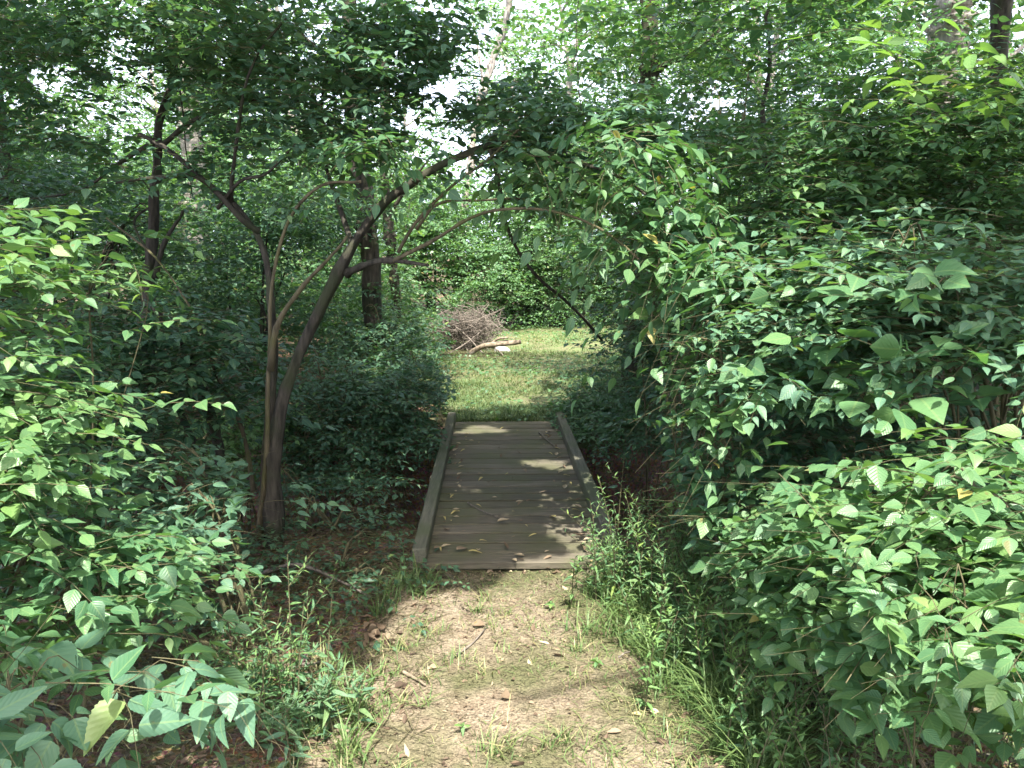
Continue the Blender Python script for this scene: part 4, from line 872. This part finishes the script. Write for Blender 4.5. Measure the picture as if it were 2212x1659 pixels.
for i, (x, y, s, k) in enumerate([(-2.6, 17.2, 1.3, 2), (-1.0, 18.2, 1.4, 3), (0.6, 18.6, 1.3, 2), (2.2, 18.4, 1.4, 3), (3.6, 17.6, 1.5, 3), (-4.4, 19.6, 1.9, 3), (0.0, 21.2, 2.0, 3), (2.6, 21.4, 2.0, 2), (5.2, 20.6, 2.1, 3), (-2.2, 21.6, 2.1, 2), (8.2, 21, 2.2, 2), (-7, 22, 2.3, 3), (-11, 23, 2.5, 3), (12, 23, 2.6, 3), (-0.6, 16.6, .8, 3), (2.6, 16.8, .8, 3), (1.0, 17.0, .75, 3), (1.9, 17.3, .7, 2), (3.6, 16.4, .8, 2), (0.3, 17.6, .9, 2), (2.9, 15.6, .6, 1)]):
    place(k, x, y, s, 'sunlit shrub in the dense green wall behind the clearing', BG)

def proto_tree(seed, H=11.0, mat='far', leaf=0.2, n=900):
    rng = np.random.default_rng(seed); root = empty('woodland_tree', (0, 0, 0), 'x', 'tree')
    m_ = MB(); tp = [(0, 0, -0.1), (rng.normal(0, .1), rng.normal(0, .1), H * .3), (rng.normal(0, .3), rng.normal(0, .3), H * .6), (rng.normal(0, .5), rng.normal(0, .5), H * .92)]
    tr = limb(m_, tp, 0.2, 0.04, 40, 10, 0.12, rng, 0.01); bl = []
    for k in range(16):
        s = tr[rng.integers(10, 38)]; a = rng.random() * 6.28; L_ = rng.uniform(1.2, 2.6)
        e = s + np.array([math.cos(a) * L_, math.sin(a) * L_, L_ * rng.uniform(.2, .7)])
        limb(m_, [s, (s + e) / 2 + [0, 0, .2], e], 0.05, 0.015, 10, 6, 0.1, rng, 0.01)
        bl.append((*e, rng.uniform(.7, 1.3), rng.uniform(.7, 1.3), rng.uniform(.5, .9)))
    part(m_, 'trunk', M['bark_grey'], root, True)
    crown(root, bl, n, seed + 1, mat=mat, leaf=leaf, slen=0.7, npairs=4, clump=0.3, wr=.65, clear=False, lod='mid', twig_r=.008, droop=.4)
    return root
tps = [proto_tree(301), proto_tree(302, 12.5), proto_tree(303, 10, 'leaf')]
tu = [False] * 3
for i, (x, y, s, k) in enumerate([(-6, 24, 1, 0), (-17, 24, 1.1, 2), (-11, 29, .85, 1), (-3.4, 30, .8, 0), (-14, 31, .9, 0), (0.2, 33, .85, 1), (1.8, 25, .95, 0), (5, 27, 1.1, 1), (13, 28, 1.2, 1), (18, 25, 1.2, 2), (-9, 33, .7, 1), (-20, 34, 1.5, 0), (3, 36, 1.35, 0),
                                  (11, 36, 1.4, 1), (20, 37, 1.5, 0), (-15, 42, 1.5, 1), (7, 14.5, .85, 2), (9.5, 11, .8, 2), (-10.5, 17, .9, 2), (-8.8, 9.5, .75, 2), (12, 19, 1, 0), (6.2, 19.5, .9, 1), (28, 40, 1.5, 1), (-28, 38, 1.5, 1)]):
    rz = rp.random() * 6.28; lb = 'tall leafy tree in the woods beyond the clearing'; gr = 'tall trees of the woods beyond the clearing'
    if not tu[k]:
        tu[k] = True; r = tps[k]; r.location = (x, y, 0); r.rotation_euler = (0, 0, rz); r.scale = (s,) * 3; r['label'] = lb; r['group'] = gr
    else: copy_tree(tps[k], (x, y, 0), rz, (s,) * 3, lb, gr)

# ------------------------------------------------------------------ tall trees added for shade, leaves cut away where sun spots are wanted
def overhead(name, label, base, crowns, seed, H=7.5, mat='leaf', n=900, leaf=0.135):
    rng = np.random.default_rng(seed); root = empty(name, base, label, 'tree'); b = np.array(base, float)
    m_ = MB(); cc = np.array(crowns); c0 = cc[:, :3].mean(0)
    top = np.array([b[0] * .5 + c0[0] * .5, b[1] * .5 + c0[1] * .5, H])
    tr = limb(m_, [b - [0, 0, .1], b * .8 + top * .2 + rng.normal(0, .05, 3), b * .45 + top * .55, top], 0.12, 0.04, 40, 12, .12, rng, .006)
    br = MB()
    for c in crowns:
        e = np.array(c[:3]); s = tr[np.argmin(np.abs(tr[:, 2] - (e[2] - 0.9)))]
        limb(br, [s, (s + e) / 2 + [0, 0, .3], e], 0.045, 0.012, 14, 7, .1, rng, .01)
    part(m_, 'trunk', M['bark'], root, True); part(br, 'limbs', M['bark'], root, True)
    r2 = np.random.default_rng(seed + 5)
    crown(root, crowns, n, seed + 1, mat=mat, leaf=leaf, slen=0.55, npairs=5, clump=0.0, wr=.75, lod='mid', shell=0.0, tilt=.3,
          flt=lambda P: ~in_light(P) & ~((proj(P)[1] > -30) & (proj(P)[2] > 0.5) & (proj(P)[2] < 7) & (np.abs(proj(P)[0] - 1106) < 1300)) & sky_gap(P, np.random.default_rng(2), .9))
    return root
def cr(*qs):   # crowns that shade the ground points (x, y) from height z
    out = []
    for x, y, z, rx, ry in qs:
        out.append((x + S[0] / S[2] * z, y + S[1] / S[2] * z, z, rx, ry, 0.8))
    return out
overhead('added_canopy_tree', 'tall unseen tree rooted right of the bridge, crown added to shade the deck', (4.5, 6.2, 0), cr((0.6, 5.2, 5.5, 1.5, 1.5), (1.8, 6.4, 6, 1.6, 1.5), (0, 6.6, 6.2, 1.4, 1.3)), 401, n=1500)
overhead('added_canopy_tree', 'tall unseen tree rooted among the dark left shrubs, crown added to shade the gully', (-3.9, 5.2, 0), cr((-1.2, 4.6, 5.4, 1.4, 1.4), (-2.8, 4.8, 6, 1.6, 1.6), (-2.0, 6.6, 6.0, 1.6, 1.6), (-4.2, 6.2, 6, 1.5, 1.5)), 402, n=1900)
overhead('added_canopy_tree', 'tall unseen tree rooted behind the layered right shrub, crown added for shade', (3.6, 3.4, 0), cr((2.6, 4.0, 5.4, 1.4, 1.4), (1.6, 3.2, 5, 1.2, 1.2), (3.6, 4.6, 6, 1.6, 1.6), (3.4, 2.6, 5.5, 1.3, 1.3)), 403, n=1800)
overhead('added_canopy_tree', 'tall unseen tree at the left roadside close to the sunlit bush, crown added for shade', (-3.4, 1.8, 0), cr((-2.6, 3.4, 5.2, 1.4, 1.4), (-1.6, 2.6, 5, 1.2, 1.2), (-3.6, 4, 6, 1.5, 1.5), (-.6, 3.6, 5.5, .9, .9)), 404, n=1600)
overhead('added_canopy_tree', 'tall tree in the far left woods, crown added to shade the undergrowth', (-5.6, 8.8, 0), cr((-3.6, 8.6, 6, 1.6, 1.6), (-5.4, 8, 6.4, 1.7, 1.7), (-2, 9, 5.8, 1.4, 1.5), (-5, 10.6, 6.4, 1.8, 1.8)), 405, n=1700)
overhead('added_canopy_tree', 'tall tree in the right woods beside the clearing, crown added for shade', (5.0, 8.6, 0), cr((3.4, 7.6, 6, 1.6, 1.6), (2.2, 8.8, 6, 1.5, 1.5), (4.8, 9.4, 6.4, 1.8, 1.8), (1.0, 9.6, 6, 1.2, 1.2)), 406, n=1500)
overhead('added_canopy_tree', 'tall unseen tree rooted at the near right roadside by the bright bush, crown added for shade', (3.0, 0.9, 0), cr((0.9, 3.0, 5.4, 1.2, 1.0), (1.9, 2.0, 5.2, 1.2, 1.1), (0, 2.6, 5.5, 1.2, 1.0)), 407, n=900)

# ------------------------------------------------------------------ brush pile, log, stone
pb = gp(1000, 765); rbp = np.random.default_rng(9)
pile = empty('brush_pile', (pb[0], pb[1], 0), 'heap of dry grey-brown twigs and branches at the clearing edge', 'brush pile')
mt_ = MB(); nT = 900; cx, cy_ = pb[0], pb[1] + 0.6
c = np.array([cx, cy_, 0.30]) + unit(rbp.normal(0, 1, (nT, 3))) * (rbp.random((nT, 1)) ** .5) * np.array([0.58, 0.45, 0.30]) * (1 + .25 * np.sin(rbp.random((nT, 1)) * 6)); c[:, 2] = np.abs(c[:, 2]) * 1.0 + .02
d = unit(rbp.normal(0, 1, (nT, 3)) * np.array([1, .7, .55])); L_ = rbp.uniform(.12, .75, (nT, 1)); bn = rbp.normal(0, .07, (nT, 3))
P4 = np.stack([c - d * L_ / 2, c - d * L_ / 6 + bn * L_ * 2, c + d * L_ / 6 + bn * L_ * 1.5, c + d * L_ / 2], 1); P4[..., 2] = np.maximum(P4[..., 2], 0.01)
tubes(mt_, P4, np.linspace(1, .4, 4)[None] * rbp.uniform(.003, .008, (nT, 1)), 4)
part(mt_, 'twigs', M['dead'], pile)
for pts, r0, r1 in [([(1000, 775, 12.3), (1040, 752, 12.2), (1080, 740, 12.1), (1110, 738, 12.1)], .028, .02), ([(960, 690, 12.9), (1000, 720, 12.6), (1040, 760, 12.3), (1060, 775, 12.2)], .02, .012),
                    ([(940, 720, 12.8), (985, 700, 12.6), (1030, 690, 12.6), (1090, 665, 12.7)], .014, .006), ([(1050, 745, 12.2), (1080, 760, 12.0), (1095, 785, 11.8)], .014, .007), ([(960, 770, 12.2), (1000, 745, 12.3), (1060, 700, 12.6)], .012, .005),
                    ([(930, 780, 12.1), (980, 770, 12.0), (1040, 778, 11.9)], .01, .005)]:
    m_ = MB(); limb(m_, pathpx(pts), r0, r1, 14, 7, .12, rbp, .004); part(m_, 'branch', M['dead'], pile, True)
lg = at(1085, 750, 12.2); log = empty('fallen_log', (lg[0], lg[1], 0), 'short forked tan log end jutting out of the brush pile', 'log')
m_ = MB(); limb(m_, pathpx([(1000, 772, 12.4), (1040, 748, 12.2), (1085, 742, 12.1), (1125, 738, 12.0)]), .042, .03, 18, 10, .14, rbp, .006); part(m_, 'trunk', M['log'], log, True)
m_ = MB(); limb(m_, pathpx([(1060, 745, 12.15), (1075, 732, 12.1), (1098, 729, 12.05)]), .025, .015, 8, 8, .1, rbp, .003); part(m_, 'branch_stub', M['log'], log, True)
def stone(name, label, c, r, seed, mat='stone', group=None):
    rng = np.random.default_rng(seed); th = np.linspace(0, np.pi, 9); ph = np.linspace(0, 2 * np.pi, 13)[:-1]
    V = []
    for t in th:
        for p in ph:
            u = np.array([math.sin(t) * math.cos(p), math.sin(t) * math.sin(p), math.cos(t)])
            k = 1 + .14 * math.sin(3 * u[0] + seed) + .12 * math.sin(4 * u[1] + 2 * seed) + .08 * math.sin(5 * u[2] + u[0] * 3)
            V.append(np.array(c) + u * k * r)
    q = [(i * 12 + j, i * 12 + (j + 1) % 12, (i + 1) * 12 + (j + 1) % 12, (i + 1) * 12 + j) for i in range(8) for j in range(12)]
    m_ = MB().add(V, q=np.array(q)[:, ::-1]); return tag(m_.build(name, M[mat], smooth=True, loc=c), label, 'stone', group)
sp_ = gp(1085, 762); stone('pale_stone', 'pale grey-white stone under the log at the brush pile', (sp_[0], sp_[1], 0.03), np.array([.11, .08, .08]), 4)

# ------------------------------------------------------------------ grass
def blades(mb, rng, B, H, Wd, lean, rn, az=None):
    n = len(B); az = rng.random(n) * 6.28 if az is None else az
    d = np.stack([np.cos(az), np.sin(az), np.zeros(n)], 1); s = np.stack([-np.sin(az), np.cos(az), np.zeros(n)], 1)
    vs, aa = [], []
    for u_, wf in ((0, 1.0), (.4, .85), (.75, .5), (1, 0)):
        p = B + d * (lean * H * u_ ** 1.8)[:, None] + np.array([0, 0, 1.0]) * (H * (u_ - .35 * np.minimum(lean, 1.6) * u_ ** 2.2))[:, None]
        if wf: vs += [p - s * (Wd * wf)[:, None], p + s * (Wd * wf)[:, None]]; aa += [np.stack([np.full(n, u_), 0 * rn, rn], 1)] * 2
        else: vs.append(p); aa.append(np.stack([np.full(n, u_), 0 * rn, rn], 1))
    V = np.stack(vs, 1); A = np.stack(aa, 1); off = (np.arange(n) * 7)[:, None, None]
    mb.add(V.reshape(-1, 3), t=(np.array([[4, 5, 6]])[None] + off).reshape(-1, 3), q=(np.array([[0, 1, 3, 2], [2, 3, 5, 4]])[None] + off).reshape(-1, 4), a=A.reshape(-1, 3))
def ongr(x, y, dz=0.0): return np.stack([x, y, gheight(x, y) + dz], 1)
rg = np.random.default_rng(31)
# tufts along the dirt path
mb = MB(); X, Yy, Hh = [], [], []
for _ in range(400):
    px = rg.uniform(620, 1750); py = 1255 + 430 * rg.random() ** 0.8
    ctr = 1130 + (py - 1250) * 0.1; off = abs(px - ctr) / (260 + (py - 1250) * 0.9)
    if rg.random() > 0.18 + 0.8 * off ** 2: continue
    if px < 1130 - 330 and py < 1420: continue
    p = gp(px, py); k = rg.integers(8, 36); rr = rg.uniform(.01, .05)
    X += list(p[0] + rg.normal(0, rr, k)); Yy += list(p[1] + rg.normal(0, rr, k)); Hh += list(rg.uniform(.3, 1, k) * rg.uniform(.035, .12))
X, Yy, Hh = map(np.array, (X, Yy, Hh))
blades(mb, rg, ongr(X, Yy), Hh, rg.uniform(.0012, .003, len(X)), rg.uniform(.2, 1.4, len(X)), rg.random(len(X)) ** .8)
# fine short straw and grass over the track
n = 16000; X = rg.uniform(-1.4, 1.7, n); Yy = rg.uniform(1.9, 3.95, n); k = (fbm(X, Yy, 44, ((2.2, .6), (5, .4))) + rg.normal(0, .15, n)) > -0.02; X, Yy = X[k], Yy[k]
blades(mb, rg, ongr(X, Yy), rg.uniform(.012, .045, len(X)), rg.uniform(.0008, .002, len(X)), rg.uniform(.5, 2.5, len(X)), np.clip(rg.random(len(X)) * .7 + .3, 0, 1))
tag(mb.build('grass', M['grass']), 'thin tufts of dry and green grass growing in the dirt path', 'grass', kind='stuff')
# taller grass fringes at right edge
mb = MB(); X, Yy, Hh, Ln = [], [], [], []
for _ in range(150):
    t = rg.random(); px = 1330 + 330 * t + rg.normal(0, 45); py = 1260 + 400 * t + rg.normal(0, 30)
    p = gp(px, py); k = rg.integers(14, 34); rr = .03; X += list(p[0] + rg.normal(0, rr, k)); Yy += list(p[1] + rg.normal(0, rr, k)); Hh += list(rg.uniform(.4, 1, k) * rg.uniform(.12, .3))
for px, py in [(860, 1275), (885, 1262), (900, 1290), (840, 1300), (790, 1480), (770, 1560), (740, 1540), (820, 1330), (930, 1265), (700, 1500), (680, 1590), (750, 1640)]:
    p = gp(px, py); k = 40; X += list(p[0] + rg.normal(0, .03, k)); Yy += list(p[1] + rg.normal(0, .03, k)); Hh += list(rg.uniform(.4, 1, k) * rg.uniform(.1, .2))
X, Yy, Hh = map(np.array, (X, Yy, Hh))
blades(mb, rg, ongr(X, Yy), Hh, rg.uniform(.0018, .0045, len(X)), rg.uniform(.3, 1.3, len(X)), rg.random(len(X)) * .6)
tag(mb.build('grass', M['grass']), 'longer green grass arching over the edges of the dirt path', 'grass', kind='stuff')
# lawn of the clearing
mb = MB(); n = 60000; Yy = 7.3 + 9.5 * rg.random(n) ** 1.2; X = axis_x(Yy) + .25 + rg.uniform(-1, 1, n) * (lawn_w(Yy) + .1)
blades(mb, rg, ongr(X, Yy), rg.uniform(.02, .07, n) * (1 + 1.3 * np.clip(fbm(X, Yy, 95, ((2.5, .7), (6., .5))), -.5, 1)), rg.uniform(.002, .005, n), rg.uniform(.2, 1.6, n), np.clip(rg.random(n) * .6 + .2 + .45 * fbm(X, Yy, 96, ((1.4, .6), (4., .5))), 0, 1))
tag(mb.build('grass', M['lawn']), 'short yellow-green grass covering the clearing beyond the bridge', 'grass', kind='stuff')
mb = MB(); n = 9000; Yy = 7.3 + 10 * rg.random(n); X = axis_x(Yy) + .25 + rg.uniform(-1, 1, n) * (lawn_w(Yy) + .3); k = rg.random(n) < .25 + .75 * (fbm(X, Yy, 91, ((1.3, .6), (3, .4))) > .1) + (Yy > 14); X, Yy = X[k], Yy[k]; X = np.concatenate([X, rg.uniform(-3, 5, 9000)]); Yy = np.concatenate([Yy, rg.uniform(15, 19.5, 9000)]); n = len(X)
az = rg.random(n) * 6.28; L_ = rg.uniform(.03, .07, n)
leaves(mb, ongr(X, Yy, .03) + np.array([0, 0, 1.0]) * (rg.uniform(0, .05, (n, 1)) + np.where(Yy > 15.5, rg.uniform(0, .35, n), 0)[:, None]), np.stack([np.cos(az), np.sin(az), rg.normal(0, .2, n)], 1), np.array([0, 0, 1.0]) + rg.normal(0, .3, (n, 3)), L_, L_ * .7, rg.random(n) * .9, 'mid', rng=rg)
tag(mb.build('ground_cover', M['far']), 'creeping leafy ground cover among the grass of the clearing', 'ground cover', kind='stuff')

# ------------------------------------------------------------------ litter
mb = MB()
def litter(n, xf, yf, Lr, hue=(0, 1), dz=.008, up=.35):
    X = xf(n); Yy = yf(n); az = rg.random(n) * 6.28; L_ = rg.uniform(*Lr, n)
    leaves(mb, ongr(X, Yy, dz), np.stack([np.cos(az), np.sin(az), rg.normal(.05, .15, n)], 1), np.array([0, 0, 1.0]) + rg.normal(0, up, (n, 3)), L_, L_ * rg.uniform(.2, .7, n), rg.random(n) * (hue[1] - hue[0]) + hue[0], 'hi', curl=-.2, fold=.25, rng=rg)
litter(1900, lambda n: rg.uniform(-2.4, -.35, n), lambda n: rg.uniform(1.9, 4.5, n), (.02, .05), (0, .45))
litter(1100, lambda n: rg.normal(.05, .6, n), lambda n: rg.uniform(1.9, 3.95, n), (.008, .026), (.1, .8))
litter(60, lambda n: rg.normal(.0, .5, n), lambda n: rg.uniform(2, 3.95, n), (.03, .065), (.4, 1))
litter(1200, lambda n: rg.uniform(.5, 2.6, n), lambda n: rg.uniform(2, 4.8, n), (.02, .06), (0, .6))
litter(3500, lambda n: rg.uniform(-4, 4, n), lambda n: rg.uniform(4.4, 7.4, n), (.03, .07), (0, .5))
litter(500, lambda n: rg.uniform(-1.2, 1, n), lambda n: rg.normal(3.86, .06, n), (.015, .04), (.2, .95))
tag(mb.build('leaf_litter', M['litter']), 'brown fallen leaves and scraps scattered over soil and path', 'leaf litter', kind='stuff')
mb = MB()
def straws(n, xf, yf, Lr, rr, dz=.008):
    X = xf(n); Yy = yf(n); az = rg.random(n) * 6.28; L_ = rg.uniform(*Lr, n); P0 = ongr(X, Yy, dz); d = np.stack([np.cos(az), np.sin(az), rg.normal(0, .08, n)], 1); b = rg.normal(0, .12, (n, 3)) * np.array([1, 1, .3])
    P = np.stack([P0 - d * (L_ / 2)[:, None], P0 + b * L_[:, None] + [0, 0, .004], P0 + d * (L_ / 2)[:, None]], 1)
    P[..., 2] = np.maximum(P[..., 2], gheight(P[..., 0], P[..., 1]) + .006); tubes(mb, P, rg.uniform(*rr, (n, 1)) * np.ones((1, 3)), 3)
straws(1500, lambda n: rg.uniform(-2.2, -.3, n), lambda n: rg.uniform(2, 4.3, n), (.04, .2), (.0008, .002))
straws(160, lambda n: rg.normal(.1, .5, n), lambda n: rg.uniform(1.9, 3.95, n), (.02, .09), (.0006, .0015))
straws(500, lambda n: rg.normal(pb[0], .5, n), lambda n: rg.normal(pb[1] - .3, .3, n), (.1, .4), (.002, .004), .02)
straws(260, lambda n: rg.normal(-.75, .22, n), lambda n: rg.normal(3.75, .13, n), (.05, .22), (.0008, .0022), .012)
tag(mb.build('straw_litter', M['twig']), 'dry straw and fine twigs strewn over the bare soil', 'straw', kind='stuff')
# crumbs of earth and small stones
mb = MB(); n = 7000; X = rg.normal(.1, .6, n); Yy = rg.uniform(1.9, 3.95, n); r_ = rg.uniform(.002, .008, n) * rg.uniform(.5, 1.3, n)
oc = np.array([(1, 0, 0), (0, 1, 0), (-1, 0, 0), (0, -1, 0), (0, 0, .7), (0, 0, -.7)], float)
V = ongr(X, Yy, .008)[:, None] + (oc[None] * (1 + rg.normal(0, .2, (n, 6, 1)))) * r_[:, None, None]
tt = np.array([(0, 1, 4), (1, 2, 4), (2, 3, 4), (3, 0, 4), (1, 0, 5), (2, 1, 5), (3, 2, 5), (0, 3, 5)])
mb.add(V.reshape(-1, 3), t=(tt[None] + (np.arange(n) * 6)[:, None, None]).reshape(-1, 3))
tag(mb.build('gravel', M['path']), 'crumbs of earth and tiny stones on the dirt path', 'gravel', kind='stuff')

# fallen leaves lying on the deck, each its own
lp = []
for k in range(4):
    m_ = MB(); z0 = np.zeros((1, 3)); L1 = np.array([0.06])
    leaves(m_, np.array([[-.03, 0, 0.0]]), np.array([[1.0, 0, .05]]), np.array([[0, .1 * k - .2, 1.0]]), L1, L1 * [.35, .45, .5, .3][k], np.array([[.35, .6, .85, .97][k]]), 'hi', curl=[-.3, .25, -.15, .3][k], fold=[.25, .1, .3, .2][k])
    lp.append(m_.mesh('fallen_leaf', M['litter']))
def fallen(px, py, s, k, rz, label=None, group='fallen leaves lying on the bridge deck'):
    p = gp(px, py, DZ); o = bpy.data.objects.new('fallen_leaf', lp[k]); C.objects.link(o); o.location = (p[0], p[1], DZ + .008 * s + .003); o.scale = (s, s, s); o.rotation_euler = (0, 0, rz)
    tag(o, label or 'small dry fallen leaf lying on the bridge planks', 'leaf', group if not label else None)
fallen(1192, 1118, 1.3, 3, 2.2, 'yellow-green leaf lying near the middle of the bridge deck')
fallen(1030, 1195, 1.5, 3, 0.2, 'pale curled leaf on the near left planks of the bridge')
fallen(1000, 1188, 1.6, 1, 0.9, 'brown folded leaf beside the pale one on the near planks')
fallen(1088, 1131, 1.3, 2, 0.1, 'light grey crumpled leaf left of the yellow-green one on the deck')
for i in range(120):
    e = rb.random()
    py = rb.uniform(925, 1225); f = (py - 922) / 313; cxx = 1092 + 28 * f; hw_ = 100 + 85 * f
    px = cxx + (rb.choice([-1, 1]) * hw_ * rb.uniform(.8, 1.0) if e < .6 else rb.uniform(-.8, .8) * hw_)
    fallen(px, py, rb.uniform(.45, 1.1), int(rb.integers(0, 4)), rb.random() * 6.28)
# sticks
def stick(pts, r, label, mat='dead', g=None):
    m_ = MB(); p = [gp(a, b, z) + 0 for a, b, z in pts]; limb(m_, p, r, r * .5, 12, 6, .1, rb, .002)
    c = p[0]; tag(m_.build('stick', M[mat], smooth=True, loc=(c[0], c[1], c[2])), label, 'stick', g)
stick([(1335, 1830 - 410, .02), (1390 - 15, 1400, .02)], .004, 'tiny twig by the grass at the right of the path')
stick([(975, 1425, .012), (1020, 1390, .018), (1055, 1350, .012)], .005, 'thin reddish-brown stick lying slantwise on bare dirt')
stick([(1165, 935, DZ + .01), (1195, 962, DZ + .012)], .008, 'straight stick on the far right planks of the bridge')
stick([(1010, 1085, DZ + .01), (1045, 1105, DZ + .014), (1080, 1120, DZ + .01)], .005, 'thin dark twig lying across the bridge planks')
stick([(870, 1450, .02), (920, 1480, .02)], .008, 'short dark bark scrap on the dirt path', 'log')
stick([(560, 1240, .04), (640, 1220, .1), (720, 1250, .05), (800, 1290, .02)], .012, 'fallen grey branch resting at the foot of the arching tree')
stick([(590, 1460, .05), (640, 1440, .08), (690, 1432, .03)], .008, 'pale broken branch poking from the weeds at the left')
b_ = gp(810, 1385); 
m_ = MB(); n = 26; az = rb.random(n) * 6.28; L_ = rb.uniform(.05, .08, n)
leaves(m_, np.array([b_[0], b_[1], .03]) + rb.normal(0, .025, (n, 3)) * [1, 1, .4], np.stack([np.cos(az), np.sin(az), rb.normal(0, .3, n)], 1), np.array([0, 0, 1.0]) + rb.normal(0, .5, (n, 3)), L_, L_ * .35, rb.random(n) * .3 + .35, 'hi', curl=.4, fold=.4, rng=rb)
tag(m_.build('dead_leaf_cluster', M['litter'], loc=(b_[0], b_[1], 0)), 'clump of curled brown dead leaves at the left edge of the path', 'leaf cluster')
for (px, py, n, seed, lab) in [(650, 1380, 3, 1, 'three-leaved seedling on dark soil right of the willowy weed'), (1190, 1320, 6, 2, 'small green seedling in the middle of the dirt path'), (1290, 1450, 6, 3, 'low rosette weed on the sunny path'), (1000, 1590, 4, 4, 'round-leaved seedling at the bottom of the path'), (1390, 1540, 7, 5, 'flat broad-leaved weed right of centre on the path')]:
    r_ = np.random.default_rng(seed); b_ = gp(px, py); az = np.arange(n) * 6.28 / n + r_.random(n) * .6; L_ = r_.uniform(.02, .042, n); m_ = MB()
    leaves(m_, np.array([b_[0], b_[1], .035]) + np.zeros((n, 3)), np.stack([np.cos(az), np.sin(az), .4 + 0 * az], 1), np.tile([0, 0, 1.0], (n, 1)), L_, L_ * .6, r_.random(n) * .35 + .6, 'narrow', curl=.5, fold=.3, rng=r_)
    tubes(m_, np.array([[b_[0], b_[1], -.01], [b_[0], b_[1], .038]]), np.array([.0015, .001]), 4)
    tag(m_.build('seedling', M['leaf'], loc=(b_[0], b_[1], 0)), lab, 'seedling')
tot = sum(len(o.data.polygons) for o in C.objects if o.type == 'MESH'); print('POLYS (with copies)', tot, 'unique', sum(len(m.polygons) for m in bpy.data.meshes))
